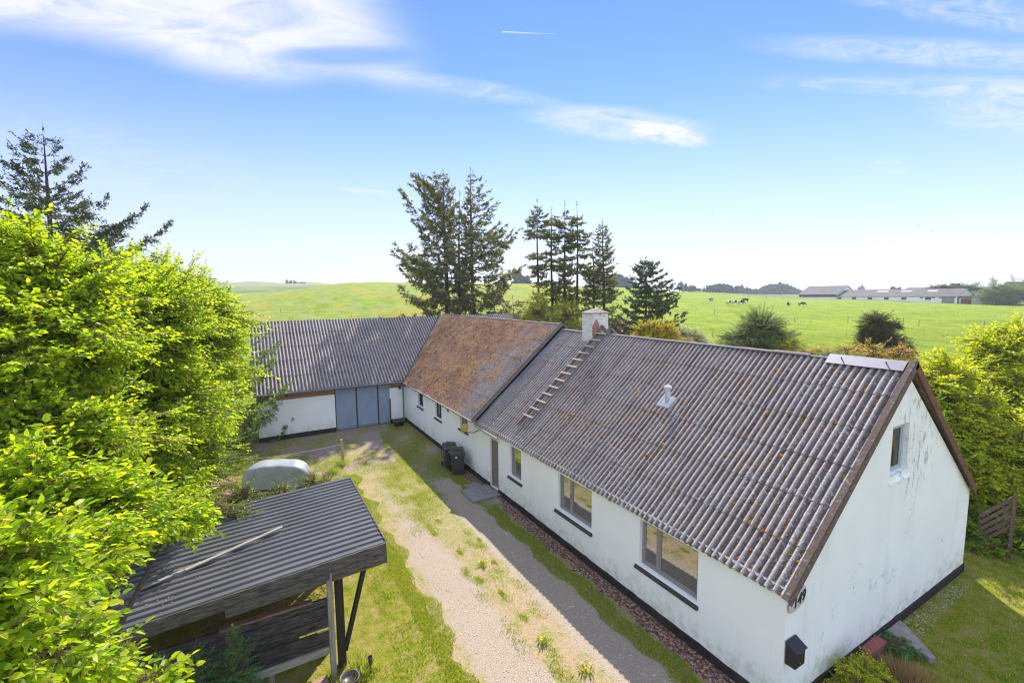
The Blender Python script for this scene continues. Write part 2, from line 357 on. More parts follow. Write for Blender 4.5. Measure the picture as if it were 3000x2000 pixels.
M_VERGE = wood('weathered_verge_wood', (.085, .06, .05), (.17, .12, .095), 1, 1, lichen=(.30, .29, .24))
M_VERGE2 = wood('red_brown_verge_wood', (.10, .045, .03), (.22, .10, .07), 1, 1)
M_GREYWOOD = wood('grey_wood', (.17, .15, .13), (.33, .30, .26), 1, 2); M_GREYWOODX = wood('grey_wood_along', (.17, .15, .13), (.36, .33, .29), 1, 1)
M_LADDER = wood('ladder_wood', (.36, .29, .21), (.60, .50, .38), 1, 1); M_RAIL = wood('ladder_rail_wood', (.13, .115, .11), (.24, .21, .20), 1, 1)
M_BLACKWOOD = wood('black_tarred_wood', (.010, .008, .008), (.17, .15, .14), 1.4, 1, .7); M_BLACKWOODZ = wood('black_tarred_post', (.012, .011, .012), (.045, .035, .03), 1, 2, .7)
M_POST = wood('pale_post_wood', (.30, .22, .12), (.48, .37, .22), 1, 2)
M_PALLET = wood('pallet_wood', (.22, .12, .08), (.42, .27, .19), 1, 1)
M_FRAME = simple('taupe_window_paint', (.27, .255, .25), .5, .08, 20, .1); M_FRAMEBLUE = simple('blue_grey_window_paint', (.42, .50, .56), .45, .06, 20, .1)
M_DOOR = simple('grey_brown_door_paint', (.20, .175, .165), .6, .1, 10, .15)
M_DARKFRAME = simple('black_window_paint', (.03, .03, .035), .5, .1, 20, .1)
M_SILL = simple('dark_slate_sill', (.05, .042, .045), .6, .25, 14, .5)
M_METAL = simple('galvanised_metal', (.31, .30, .32), .38, .06, 3, .05, .6, .5); M_BLUEMETAL = simple('blue_grey_flashing', (.22, .26, .33), .5, .15, 2, .1, .3)
M_GUTTER = simple('grey_gutter', (.16, .17, .19), .5, .2, 6, .1); M_PALEGUTTER = simple('pale_weathered_gutter', (.36, .31, .27), .6, .2, 8, .2)
M_BLACKPLASTIC = simple('black_bin_plastic', (.045, .040, .038), .42, .2, 4, .05, 0, .5); M_VENTPIPE = simple('pale_vent_paint', (.55, .57, .62), .5, .06, 6, .1)
M_RUBBER = simple('black_rubber', (.012, .012, .013), .7, .2, 9, .1)
M_WHITE = simple('white_sticker', (.75, .75, .75), .5, .03); M_CONC = simple('grey_concrete', (.26, .23, .215), .9, .25, 5, .6)
M_MAILBOX = simple('black_mailbox_metal', (.022, .021, .024), .35, .2, 10, .1, 0, .5)
M_HULL = simple('grey_hull', (.27, .29, .30), .5, .25, 1.6, .4)
M_RUST = simple('rusty_iron', (.13, .07, .045), .8, .3, 12, .3)
M_BARK = simple('brown_bark', (.12, .085, .06), .95, .35, 5, .9); M_SPRUCEBARK = simple('spruce_bark', (.085, .065, .055), .95, .3, 5, .8)
M_TWIG = simple('olive_twig', (.17, .13, .055), .8, .2, 5, .2)
def glassmat():
    m, n = mat('window_glass')
    fin(n, (.012, .014, .014), .03); n.b.inputs['Specular IOR Level'].default_value = .8
    g = n.new('ShaderNodeBsdfGlossy'); g.inputs['Roughness'].default_value = .015; g.inputs[0].default_value = (.9, .92, .93, 1)
    x = n.new('ShaderNodeMixShader'); x.inputs[0].default_value = .42
    n.l.new(n.b.outputs[0], x.inputs[1]); n.l.new(g.outputs[0], x.inputs[2]); n.l.new(x.outputs[0], n.n['Material Output'].inputs[0])
    return m
M_GLASS = glassmat()
def barndoormat():
    m, n = mat('blue_sheet_door'); P = n.P
    c = n.ramp(n.noise(n.scale(P, 1, 1, .6), 1.5, 5, .6), [(.3, (.21, .28, .40)), (.7, (.28, .355, .475))])
    c = n.mix(n.m('MULTIPLY', n.step(n.noise(P, 25, 4, .7), .6, .72), .35), c, (.35, .40, .43))
    z = n.sep(P)[2]
    c = n.mix(n.m('MULTIPLY', n.step(n.m('ADD', z, n.noise(P, 4, 4)), 1.0, .35), .45), c, (.20, .20, .17))
    fin(n, c, .7, n.bump(n.noise(P, 3, 3), .2, .02)); return m
M_BARNDOOR = barndoormat()
def brickmat(name, c1, c2, mortar, axis=1, scale=1.0, paint=None):
    m, n = mat(name); xyz = n.sep(n.P); br = n.new('ShaderNodeTexBrick'); cm = n.new('ShaderNodeCombineXYZ')
    src = xyz[1] if axis == 1 else (xyz[0] if axis == 0 else n.m('ADD', xyz[0], xyz[1]))
    n.put(cm.inputs[0], src); n.put(cm.inputs[1], xyz[2]); n.put(br.inputs[0], cm.outputs[0])
    br.inputs['Scale'].default_value = scale; br.inputs['Brick Width'].default_value = .24; br.inputs['Row Height'].default_value = .07
    br.inputs['Mortar Size'].default_value = .009; br.inputs['Bias'].default_value = 0
    br.inputs['Color1'].default_value = (*c1, 1); br.inputs['Color2'].default_value = (*c2, 1); br.inputs['Mortar'].default_value = (*mortar, 1)
    c = br.outputs[0]; h = n.m('MULTIPLY', br.outputs['Fac'], -1.0)
    if paint:
        f = n.noise(n.P, paint[0], 4, .6); x, y, z, rr = paint[1]
        d = n.vm('LENGTH', n.vm('MULTIPLY', n.vm('SUBTRACT', n.P, (x, y, z)), (1, 1, .55)))
        k = n.step(n.m('ADD', d, n.m('MULTIPLY', n.m('SUBTRACT', f, .5), .75)), rr, rr+.05)
        k2 = n.m('MINIMUM', n.step(f, .27, .32), n.m('SUBTRACT', 1.0, n.m('MULTIPLY', n.step(n.noise(n.P, 9, 3), .6, .66), n.step(xyz[2], 7.5, 7.75))))
        pc = n.mix(n.m('MULTIPLY', br.outputs['Fac'], .35), n.ramp(n.noise(n.P, 5, 5), [(.3, (.60, .60, .59)), (.7, (.80, .79, .76))]), (.42, .40, .38))
        c = n.mix(n.m('MINIMUM', k, k2), c, pc)
    fin(n, c, .9, n.bump(h, .6, .01)); return m
M_YBRICK = brickmat('yellow_brick', (.42, .25, .11), (.30, .15, .07), (.22, .17, .13))
M_CHIM = brickmat('flaking_white_painted_brick', (.30, .085, .05), (.40, .14, .08), (.48, .42, .36), 2, 1.0, (3.2, (-11.5, 4.72, 7.15, .16)))
M_REDBRICK = brickmat('red_brick', (.33, .10, .07), (.25, .075, .06), (.22, .18, .17), 2)
def shedroof():
    m, n = mat('black_painted_metal_sheet')
    c = n.mix(n.step(n.noise(n.P, .8, 3), .3, .8), (.085, .085, .092), (.13, .128, .135))
    c = n.mix(n.m('MULTIPLY', n.step(n.voro(n.P, 4.5), .05, .025), .9), c, (.4, .42, .42))
    fin(n, c, .42, n.bump(n.noise(n.P, 1.5, 2), .1, .01)); n.b.inputs['Specular IOR Level'].default_value = .5; return m
M_SHEDROOF = shedroof()

# foliage
M_ELM = leafmat('young_elm_leaf', [(.14, .26, .014), (.25, .40, .014), (.35, .49, .018), (.45, .56, .026), (.56, .58, .05)], .64)
M_ELMDEEP = leafmat('mid_green_leaf', [(.10, .22, .012), (.15, .30, .015), (.22, .36, .018), (.30, .42, .02)], .45)
M_HAWTHORN = leafmat('yellow_green_hedge_leaf', [(.24, .34, .012), (.38, .48, .014), (.52, .58, .018), (.66, .64, .03)], .5)
M_OLIVE = leafmat('grey_green_leaf', [(.09, .18, .05), (.14, .25, .07), (.21, .32, .10), (.42, .48, .30)], .3, .35, .5)
M_GOLD = leafmat('golden_conifer_spray', [(.18, .26, .015), (.46, .46, .02), (.70, .58, .025), (.82, .64, .03)], .35)
M_DARKCON = leafmat('dark_conifer_spray', [(.05, .08, .03), (.09, .125, .04), (.16, .16, .05)], .25)
M_WILLOW = leafmat('lime_willow_leaf', [(.32, .44, .02), (.45, .56, .03), (.58, .62, .05)], .5)
M_COPPER = leafmat('copper_young_leaf', [(.56, .27, .10), (.62, .38, .10), (.46, .42, .08), (.34, .38, .06)], .4)
M_BLOSSOM = leafmat('white_blossom', [(.55, .56, .50), (.70, .70, .68), (.22, .30, .08), (.62, .60, .60)], .35)
M_NEEDLE = leafmat('spruce_needles', [(.10, .13, .06), (.15, .18, .08), (.20, .21, .10), (.26, .21, .13)], .35, .6)
M_NEEDLEG = leafmat('green_spruce_needles', [(.09, .15, .05), (.14, .22, .07), (.20, .29, .08), (.32, .38, .09)], .35, .6)
M_NEEDLED = leafmat('dark_green_spruce_needles', [(.045, .075, .03), (.07, .11, .04), (.11, .16, .05), (.13, .10, .06)], .12, .6)
M_NEEDLEB = leafmat('brown_spruce_needles', [(.18, .135, .10), (.25, .18, .13), (.16, .15, .09), (.30, .22, .16)], .35, .7)
M_ELDER = leafmat('dark_green_leaf', [(.05, .16, .045), (.08, .23, .065), (.12, .30, .08)], .35)  # plain dark green leaf tones
M_IVY = leafmat('glossy_creeper_leaf', [(.05, .12, .015), (.10, .20, .02), (.22, .32, .02), (.40, .40, .03)], .3, .3, .6)
M_GRASS = leafmat('grass_blade', [(.12, .22, .012), (.20, .32, .016), (.32, .41, .022), (.52, .42, .17), (.28, .37, .02)], .4, .6)
M_GRASSDARK = leafmat('deep_grass_blade', [(.05, .11, .015), (.08, .16, .018), (.12, .19, .02), (.22, .19, .07)], .35, .6)
M_STRAW = leafmat('dry_grass_blade', [(.30, .19, .10), (.40, .28, .15), (.24, .16, .08)], .3, .7)
M_MOSS = leafmat('moss_cushion', [(.15, .060, .025), (.22, .095, .030), (.28, .15, .035), (.11, .06, .03)], .0, .95, .1)
M_MOSSY = leafmat('orange_moss_cushion', [(.24, .10, .03), (.34, .16, .03), (.48, .27, .04), (.22, .10, .035)], .0, .95, .1)
M_FARTREE = leafmat('distant_woodland', [(.045, .065, .04), (.07, .09, .05), (.10, .13, .06)], .1, .9, .1)
M_YELLOW = simple('yellow_flower', (.75, .55, .02), .6, .1)

# ---------------------------------------------------------------- ground
def groundmat():
    m, n = mat('grassland'); P = n.P; x, y, z = n.sep(P)
    d = n.m('ADD', n.m('MULTIPLY', n.m('SUBTRACT', x, float(CAM[0])), float(HF[0])), n.m('MULTIPLY', n.m('SUBTRACT', y, float(CAM[1])), float(HF[1])))
    fine = n.noise(P, 26, 5, .75); mid = n.noise(P, 2.2, 5, .65); big = n.noise(P, .12, 4, .55)
    yard = n.ramp(n.m('ADD', n.m('MULTIPLY', mid, .7), n.m('MULTIPLY', fine, .3)), [(.34, (.11, .165, .015)), (.45, (.23, .275, .018)), (.54, (.36, .31, .07)), (.66, (.45, .34, .17))])
    fieldc = n.ramp(n.m('ADD', n.m('MULTIPLY', n.noise(n.scale(P, 1, 1.6, 1), .22, 8, .72), .65), n.m('MULTIPLY', n.noise(P, 3.0, 5, .7), .35)), [(.34, (.075, .125, .010)), (.44, (.15, .225, .011)), (.54, (.23, .305, .012)), (.68, (.35, .36, .025))])
    # buttercups, and seeding silver grass on the hill to the west
    hill = n.m('MULTIPLY', n.step(n.m('SUBTRACT', n.m('MULTIPLY', x, -1.0), n.m('MULTIPLY', y, 1.1)), 10.0, 50.0), n.step(z, 2.6, 4.2))
    silver = n.m('MULTIPLY', hill, n.step(n.noise(n.scale(P, .5, 1.6, 1), .16, 5, .65), .40, .62))
    fieldc = n.mix(n.m('MULTIPLY', silver, .4), fieldc, (.24, .29, .15))
    orange = n.m('MULTIPLY', n.m('MULTIPLY', hill, n.step(n.noise(n.scale(P, .6, 1.5, 1), .075, 4, .6), .47, .60)), n.step(n.noise(P, 1.4, 5, .7), .36, .56))
    fieldc = n.mix(n.m('MULTIPLY', orange, .6), fieldc, (.36, .25, .025))
    but = n.m('MULTIPLY', n.step(n.noise(P, 4, 4, .8), .56, .64), n.step(n.noise(P, .15, 3), .45, .62))
    fieldc = n.mix(n.m('MULTIPLY', but, .75), fieldc, (.60, .48, .02))
    far = n.mix(n.step(n.noise(n.scale(P, 1, 2.5, 1), .02, 3), .4, .6), (.11, .16, .03), (.18, .21, .07))
    fieldc = n.mix(n.step(d, 170.0, 330.0), fieldc, far)
    dune = n.mix(n.noise(P, .05, 4), (.20, .20, .08), (.30, .29, .15))
    fieldc = n.mix(n.m('MULTIPLY', n.step(z, 17, 22), .9), fieldc, dune)
    outside = n.step(n.m('ADD', d, n.m('MULTIPLY', n.m('SUBTRACT', big, .5), 5)), 30.0, 38.0)
    col = n.mix(outside, yard, fieldc)
    h = n.m('ADD', n.noise(P, 5, 5, .7), n.m('MULTIPLY', fine, .7))
    fin(n, col, .95, n.bump(h, .9, .12)); n.b.inputs['Specular IOR Level'].default_value = .1; return m
th = np.linspace(0, 2*math.pi, 721)[:-1]; rr = np.concatenate([[0.01], np.geomspace(1.5, 6000, 170)])
gx = CAM[0]+np.outer(rr, np.cos(th)); gy = CAM[1]+np.outer(rr, np.sin(th)); gz = T(gx, gy)
nr, na = gx.shape; ii = np.arange(nr-1)[:, None]*na; jj = np.arange(na)[None]
Fg = np.stack([ii+jj, ii+na+jj, ii+na+(jj+1) % na, ii+(jj+1) % na], -1).reshape(-1, 4)
tag(bulk('ground', np.stack([gx, gy, gz], -1).reshape(-1, 3), Fg, groundmat(), smooth=True), 'sunny green pasture and yard lawn running out to the low hills', kind='structure')

# driveway: two gravel wheel tracks, worn strip between, mossy gravel under the eaves
def drivemat():
    m, n = mat('gravel_and_worn_grass'); P = n.P; x, y, z = n.sep(P)
    wv = n.m('MULTIPLY', n.m('SUBTRACT', n.noise(P, 1.4, 7, .75), .5), 1.3); Y = n.m('ADD', y, wv)
    far = n.step(x, -15.5, -19.0)
    gv = n.ramp(n.noise(P, 30, 5, .85), [(.34, (.13, .095, .07)), (.46, (.29, .23, .175)), (.57, (.39, .32, .25)), (.69, (.62, .55, .47))])
    gv = n.mix(n.m('MULTIPLY', n.noise(P, .9, 4), .45), gv, (.42, .34, .23))
    st = n.ramp(n.noise(P, 16, 5, .8), [(.3, (.14, .11, .05)), (.5, (.36, .26, .14)), (.7, (.50, .38, .24))])
    gr = n.ramp(n.noise(P, 14, 5, .85), [(.36, (.075, .12, .014)), (.46, (.17, .22, .02)), (.54, (.31, .26, .10)), (.64, (.42, .32, .20))])
    ms = n.ramp(n.noise(P, 11, 5, .8), [(.40, (.06, .028, .02)), (.50, (.16, .085, .055)), (.57, (.38, .27, .22)), (.70, (.56, .44, .38))])
    grow = n.m('MULTIPLY', n.step(x, -8.0, -15.0), .75); mid = n.m('MULTIPLY', n.step(n.m('ADD', Y, grow), -3.65, -3.35), n.step(n.m('SUBTRACT', Y, n.m('MULTIPLY', grow, .3)), -2.25, -2.55))
    strip = n.m('MULTIPLY', n.step(Y, -1.25, -1.05), n.step(Y, -.45, -.65))
    moss = n.step(Y, -.62, -.5)
    edge = n.step(n.m('SUBTRACT', Y, n.m('MULTIPLY', grow, .7)), -4.65, -5.1)
    c = n.mix(n.m('MULTIPLY', mid, .85), gv, n.mix(n.m('MULTIPLY', n.step(n.m('ADD', n.noise(P, 2.0, 5, .7), n.m('MULTIPLY', n.step(x, -5.0, -13.0), .10)), .50, .57), .9), st, gr))
    c = n.mix(strip, c, gr); c = n.mix(moss, c, ms); c = n.mix(edge, c, n.mix(n.step(n.noise(P, 2, 4), .4, .6), gr, st))
    # courtyard in front of the barn: trampled earth with grass patches
    pk = n.ramp(n.noise(P, 9, 5, .75), [(.3, (.20, .15, .12)), (.7, (.40, .31, .26))])
    g2 = n.step(n.m('ADD', n.noise(P, .55, 4, .6), n.m('MULTIPLY', n.m('SUBTRACT', n.noise(P, 7, 4), .5), .35)), .47, .55)
    c2 = n.mix(n.m('MULTIPLY', g2, .9), pk, n.mix(n.step(n.noise(P, 3, 4), .45, .6), gr, st))
    c = n.mix(n.m('MULTIPLY', far, n.step(y, -12.0, -11.0)), c, c2)
    fin(n, c, .95, n.bump(n.noise(P, 30, 4, .7), .8, .02)); n.b.inputs['Specular IOR Level'].default_value = .15; return m
xs = np.arange(-25.9, 12, .35)
rnd = np.random.default_rng(3); lo = np.where(xs > -17, -5.15, -5.15-(-17-xs)*.9)+rnd.normal(0, .10, len(xs)); lo = np.maximum(lo, -9.6)
hi = np.where(xs > 0, -.6, .2)
V = np.concatenate([np.stack([xs, lo, np.full_like(xs, .006)], -1), np.stack([xs, hi, np.full_like(xs, .006)], -1)])
k = len(xs); F = np.array([(i, i+1, k+i+1, k+i) for i in range(k-1)])
tag(bulk('driveway', V, F, drivemat()), 'gravel farm track with a worn grass strip beside the white house', kind='structure')
# doorstep slab sheet on the ground
mb = MB(); mb.box((-13.35, -1.35, -.05), (-12.05, -.02, .10)); mb.box((-13.9, -.95, -.05), (-13.37, -.3, .05)); mb.box((-12.0, -1.0, -.05), (-11.45, -.25, .03))
tag(mb.build('doorstep', M_CONC, bevel=.02), 'low concrete slabs on the ground in front of the grey front door', 'doorstep')

# ---------------------------------------------------------------- building helpers
def corrugated(name, O, u, v, L, H, pitch, amp, rows, m, parent, seed=1, sheetw=6, trim=None, lap=.014):
    'overlapping corrugated sheets; O = lower start corner, u along eave, v up the slope'
    g = np.random.default_rng(seed); O, u, v = (np.array(q, float) for q in (O, u, v)); u /= np.linalg.norm(u); v /= np.linalg.norm(v)
    nrm = np.cross(u, v); nrm = nrm if nrm[2] > 0 else -nrm
    W = sheetw*pitch; ns = int(math.ceil(L/W)); hh = H/rows; seg = 10 if pitch > .15 else 8
    Vs, Fs, UVs = [], [], []; base = 0
    for i in range(ns):
        for j in range(rows):
            u0 = i*W; u1 = min((i+1)*W+pitch*.30, L)
            if u1-u0 < pitch*.5: continue
            nu = max(3, int(round((u1-u0)/pitch*seg))+1); us = np.linspace(u0, u1, nu)
            v0 = j*hh; v1 = min((j+1)*hh+.07, H); vs = np.array([v0, v0, v0+.03, (v0+v1)/2, v1]); nv = len(vs)
            off = lap*(1-(vs-v0)/hh)+.0045*(i % 2)+g.normal(0, .0012); off[0] -= .012
            sk = g.normal(0, .006)
            U, Vv = np.meshgrid(us, vs)
            vj = Vv+(sk+.006*g.normal())*(Vv < v0+.02)
            hgt = amp*np.cos(2*math.pi*U/pitch)+off[:, None]+g.normal(0, .002)*(U-u0)/W
            sag = -.05*np.sin(math.pi*np.clip(U/L, 0, 1))*np.sin(math.pi*np.clip(Vv/H, 0, 1))*.5+.012*np.sin(U*1.7+Vv)+.010*np.sin(U*.6-2*Vv+seed)
            P = O+U[..., None]*u+vj[..., None]*v+(hgt+sag)[..., None]*nrm
            Vs.append(P.reshape(-1, 3)); UVs.append(np.stack([U, Vv], -1).reshape(-1, 2))
            a = base+(np.arange(nv-1)[:, None]*nu+np.arange(nu-1)[None]).ravel()
            Fs.append(np.stack([a, a+1, a+nu+1, a+nu], -1)); base += nu*nv
    o = bulk(name, np.concatenate(Vs), np.concatenate(Fs), m, parent, smooth=True, uv=np.concatenate(UVs))
    # sharp lower lips stay crisp: split by angle is not needed, the lip is a doubled row
    return o, nrm
_ico = None
def ico():
    global _ico
    if _ico is None:
        bm = bmesh.new(); bmesh.ops.create_icosphere(bm, subdivisions=1, radius=1); bm.verts.ensure_lookup_table()
        _ico = (np.array([v.co[:] for v in bm.verts]), np.array([[v.index for v in f.verts] for f in bm.faces])); bm.free()
    return _ico
def blobs(name, P, size, m, parent, nrm=(0, 0, 1), flat=.6, seed=0):
    V0, F0 = ico(); g = np.random.default_rng(seed); N = len(P); size = np.broadcast_to(size, (N,))
    jit = 1+g.normal(0, .22, (N, len(V0), 1)); V = V0[None]*jit
    nrm = np.array(nrm, float); nrm /= np.linalg.norm(nrm)
    comp = (V@nrm)[..., None]*nrm; V = V-comp*(1-flat)
    V = V*size[:, None, None]*np.array([1, 1, 1])+P[:, None, :]
    F = F0[None]+(np.arange(N)*len(V0))[:, None, None]
    return bulk(name, V.reshape(-1, 3), F.reshape(-1, 3), m, parent)
def holed_wall(name, ax, const, s0, s1, z0, z1, holes, depth, m, parent, sign):
    'wall face in plane (ax=const) with reveals; ax 0: plane X=const running along Y; ax 1: plane Y=const along X. sign: direction INTO the wall'
    ss = sorted({s0, s1, *[h[0] for h in holes], *[h[1] for h in holes]}); zs = sorted({z0, z1, *[h[2] for h in holes], *[h[3] for h in holes]})
    mb = MB()
    def P(s, z, d=0): return (const+sign*d, s, z) if ax == 0 else (s, const+sign*d, z)
    def q(a, b, c, d): mb.add([a, b, c, d], [(0, 1, 2, 3)])
    for i in range(len(ss)-1):
        for j in range(len(zs)-1):
            cs, cz = (ss[i]+ss[i+1])/2, (zs[j]+zs[j+1])/2
            if any(h[0] < cs < h[1] and h[2] < cz < h[3] for h in holes): continue
            q(P(ss[i], zs[j]), P(ss[i+1], zs[j]), P(ss[i+1], zs[j+1]), P(ss[i], zs[j+1]))
    for a, b, c, d in holes:
        q(P(a, c), P(a, d), P(a, d, depth), P(a, c, depth)); q(P(b, c), P(b, d), P(b, d, depth), P(b, c, depth))
        q(P(a, d), P(b, d), P(b, d, depth), P(a, d, depth)); q(P(a, c), P(b, c), P(b, c, depth), P(a, c, depth))
    return mb.build(name, m, parent)
def window(parent, ax, const, sign, a, b, c, d, mullions, frame_m, sill, fw=.06, handle=False, label=None, inset=.10, sillm=None, sillout=.07, sashw=.045):
    'window at recess: outer frame, sashes per bay, panes, sloping sill'
    def P(s, z, dd): return (const+sign*dd, s, z) if ax == 0 else (s, const+sign*dd, z)
    def bx(mb, s0, s1, z0, z1, d0, d1):
        p, q = P(s0, z0, d0), P(s1, z1, d1); mb.box([min(p[i], q[i]) for i in range(3)], [max(p[i], q[i]) for i in range(3)])
    wd = None
    mb = MB()
    bx(mb, a, a+fw, c, d, inset, inset+.07); bx(mb, b-fw, b, c, d, inset, inset+.07)
    bx(mb, a+fw, b-fw, c, c+fw, inset, inset+.07); bx(mb, a+fw, b-fw, d-fw, d, inset, inset+.07)
    for mu in mullions: bx(mb, mu-fw*.6, mu+fw*.6, c+fw, d-fw, inset, inset+.07)
    wd = mb.build('window', frame_m, parent, bevel=.006)
    if label: wd['label'] = label
    eds = [a+fw]+sum([[mu-fw*.6, mu+fw*.6] for mu in mullions], [])+[b-fw]
    for k in range(0, len(eds), 2):
        s0, s1 = eds[k], eds[k+1]; e = .004; sw = sashw
        mb = MB(); bx(mb, s0+e, s0+sw, c+fw+e, d-fw-e, inset+.018, inset+.06); bx(mb, s1-sw, s1-e, c+fw+e, d-fw-e, inset+.018, inset+.06)
        bx(mb, s0+sw, s1-sw, c+fw+e, c+fw+sw, inset+.018, inset+.06); bx(mb, s0+sw, s1-sw, d-fw-sw, d-fw-e, inset+.018, inset+.06)
        mb.build('sash', frame_m, wd)
        mb = MB(); bx(mb, s0+sw-.002, s1-sw+.002, c+fw+sw-.002, d-fw-sw+.002, inset+.038, inset+.046); mb.build('pane', M_GLASS, wd)
    if handle:
        mu = mullions[0]; mb = MB(); bx(mb, mu+.0, mu+.02, (c+d)/2-.06, (c+d)/2+.06, inset-.02, inset); mb.build('handle', M_DARKFRAME, wd)
    # dark box behind the glass
    if sill:
        s0, s1, zt, zb = sill; o1 = P(s0, zt, inset+.01); mb = MB()
        pr = [P(s0, zt, inset+.005), P(s0, zb, -sillout), P(s0, zb-.035, -sillout), P(s0, zb-.035, inset+.005)]
        pr2 = [P(s1, *[(zt, inset+.005), (zb, -sillout), (zb-.035, -sillout), (zb-.035, inset+.005)][i]) for i in range(4)]
        mb.add(pr+pr2, [(0, 1, 2, 3), (7, 6, 5, 4), (0, 4, 5, 1), (1, 5, 6, 2), (2, 6, 7, 3), (3, 7, 4, 0)])
        mb.build('sill', sillm or M_SILL, wd)
    return wd

# ---------------------------------------------------------------- farmhouse
EZ, EY, RY, RZ = 2.643, -.117, 4.915, 6.877
SL = (RZ-EZ)/(RY-EY); SV = np.array([0, 1, SL])/math.hypot(1, SL); SN = np.array([0, -SL, 1])/math.hypot(1, SL); SLEN = math.hypot(RY-EY, RZ-EZ)
XS = -14.35                                    # where the lower roof meets the mossy one
house = empty('farmhouse', (-7, 4.9, 0), 'long low white farmhouse with a corrugated roof, half of it under orange moss', 'house')
hp = lambda o: (setattr(o, 'location', (7, -4.9, 0)), o)[1]     # parts are modelled in world metres
class _H:                                       # parent proxy so that builders can attach in world coordinates
    pass
def attach(o, root):
    o.parent = root; o.matrix_parent_inverse = Matrix.Translation(-Vector(root.location)); return o
_link0 = link
def link(name, me, m, parent=None, local=True):
    o = _link0(name, me, m)
    if parent is not None:
        o.parent = parent
        if parent.type == 'EMPTY' and parent.get('world'): o.matrix_parent_inverse = parent.matrix_basis.inverted()
    return o
house['world'] = True
holes = [(-3.98, -2.08, 1.24, 2.53), (-7.85, -6.03, 1.24, 2.52), (-11.28, -10.36, 1.26, 2.52), (-13.12, -12.30, .12, 2.36), (-16.46, -15.50, 1.98, 2.60), (-20.04, -19.08, 1.72, 2.60), (-23.20, -22.22, 1.75, 2.58)]
holed_wall('wall', 1, 0.0, -25.9, 0.0, .24, 2.80, holes, .18, M_WALL, house, 1)
def gable():
    mb = MB(); zt = lambda y: 2.62+(min(y, 9.83-y))*(6.60-2.62)/4.915
    a, b, c, d = 4.21, 5.13, 4.22, 5.46
    def q(y0, y1, z0, z1l, z1r): mb.add([(0, y0, z0), (0, y1, z0), (0, y1, z1r), (0, y0, z1l)], [(0, 1, 2, 3)])
    q(0, a, .24, zt(0), zt(a)); mb.add([(0, a, .24), (0, b, .24), (0, b, c), (0, a, c)], [(0, 1, 2, 3)])
    q(a, 4.915, d, zt(a), zt(4.915)); q(4.915, b, d, zt(4.915), zt(b)); q(b, 9.83, .24, zt(b), zt(9.83))
    e = -.16
    for (y0, z0), (y1, z1) in (((a, c), (a, d)), ((a, d), (b, d)), ((b, d), (b, c)), ((b, c), (a, c))):
        mb.add([(0, y0, z0), (0, y1, z1), (e, y1, z1), (e, y0, z0)], [(0, 1, 2, 3)])
    mb.build('gable_wall', M_GABLE, house)
    mb = MB(); mb.add([(-25.9, 9.83, 0), (0, 9.83, 0), (0, 9.83, 2.62), (-25.9, 9.83, 2.62)], [(0, 1, 2, 3)]); mb.build('rear_wall', M_WALL, house)
gable()
# tarred plinth, slightly proud and uneven on top
def plinth():
    g = np.random.default_rng(5)
    def run(mb, p, q, out, gaps=()):
        p, q, out = np.array(p, float), np.array(q, float), np.array(out, float); L = np.linalg.norm(q-p); n = int(L/.25)
        for i in range(n):
            t0, t1 = i/n, (i+1)/n; tm = p+(q-p)*(t0+t1)/2
            if any(a < tm[0] < b for a, b in gaps): continue
            h = run.h; h1 = .245+g.normal(0, .010); A, B = p+(q-p)*t0, p+(q-p)*t1
            V = [(*A, -.1), (*B, -.1), (*(B+out), -.1), (*(A+out), -.1), (*A, h), (*B, h1), (*(B+out), h1-.02), (*(A+out), h-.02)]
            mb.add(V, [(3, 2, 1, 0), (4, 5, 6, 7), (0, 1, 5, 4), (1, 2, 6, 5), (2, 3, 7, 6), (3, 0, 4, 7)]); run.h = h1
    for a_1, b_1, o_1 in (((-25.9, .01), (-13.12, .01), (0, -.045)), ((-12.30, .01), (0.035, .01), (0, -.045)), ((-.01, -.035), (-.01, 9.86), (.05, 0))):
        run.h = .25; q = MB(); run(q, a_1, b_1, o_1); q.build('plinth', M_PLINTH, house)
plinth()

window(house, 1, 0.0, 1, -3.98, -2.08, 1.24, 2.53, [-3.40], M_FRAME, (-4.12, -2.03, 1.25, 1.10), handle=False, label='widest front window with a narrow left casement')
window(house, 1, 0.0, 1, -7.85, -6.03, 1.24, 2.52, [-7.22], M_FRAME, (-8.02, -5.98, 1.25, 1.09), handle=True)
window(house, 1, 0.0, 1, -11.28, -10.36, 1.26, 2.52, [], M_FRAME, (-11.42, -10.28, 1.27, 1.13))
window(house, 1, 0.0, 1, -16.46, -15.50, 1.98, 2.60, [], M_FRAME, (-16.62, -15.42, 1.99, 1.86), label='small high window behind the round lamp')
window(house, 1, 0.0, 1, -20.04, -19.08, 1.72, 2.60, [-19.56], M_DARKFRAME, (-20.2, -19.0, 1.73, 1.60), label='black framed stable window')
window(house, 1, 0.0, 1, -23.20, -22.22, 1.75, 2.58, [-22.87, -22.55], M_DARKFRAME, (-23.36, -22.14, 1.76, 1.63), label='black framed stable window nearest the barn')
window(house, 0, 0.0, -1, 4.21, 5.13, 4.22, 5.46, [], M_FRAMEBLUE, (4.17, 5.30, 4.24, 4.06), label='small gable window with a white sloping sill', sillm=M_GABLE, sillout=.05, fw=.09)
M_DARKGLASS, _n = mat('dark_gable_glass'); fin(_n, (.03, .022, .018), .08)
for _o in bpy.data.objects:
    if _o.name.startswith('pane') and _o.parent and _o.parent.get('label', '').startswith('small gable'): _o.data.materials[0] = M_DARKGLASS
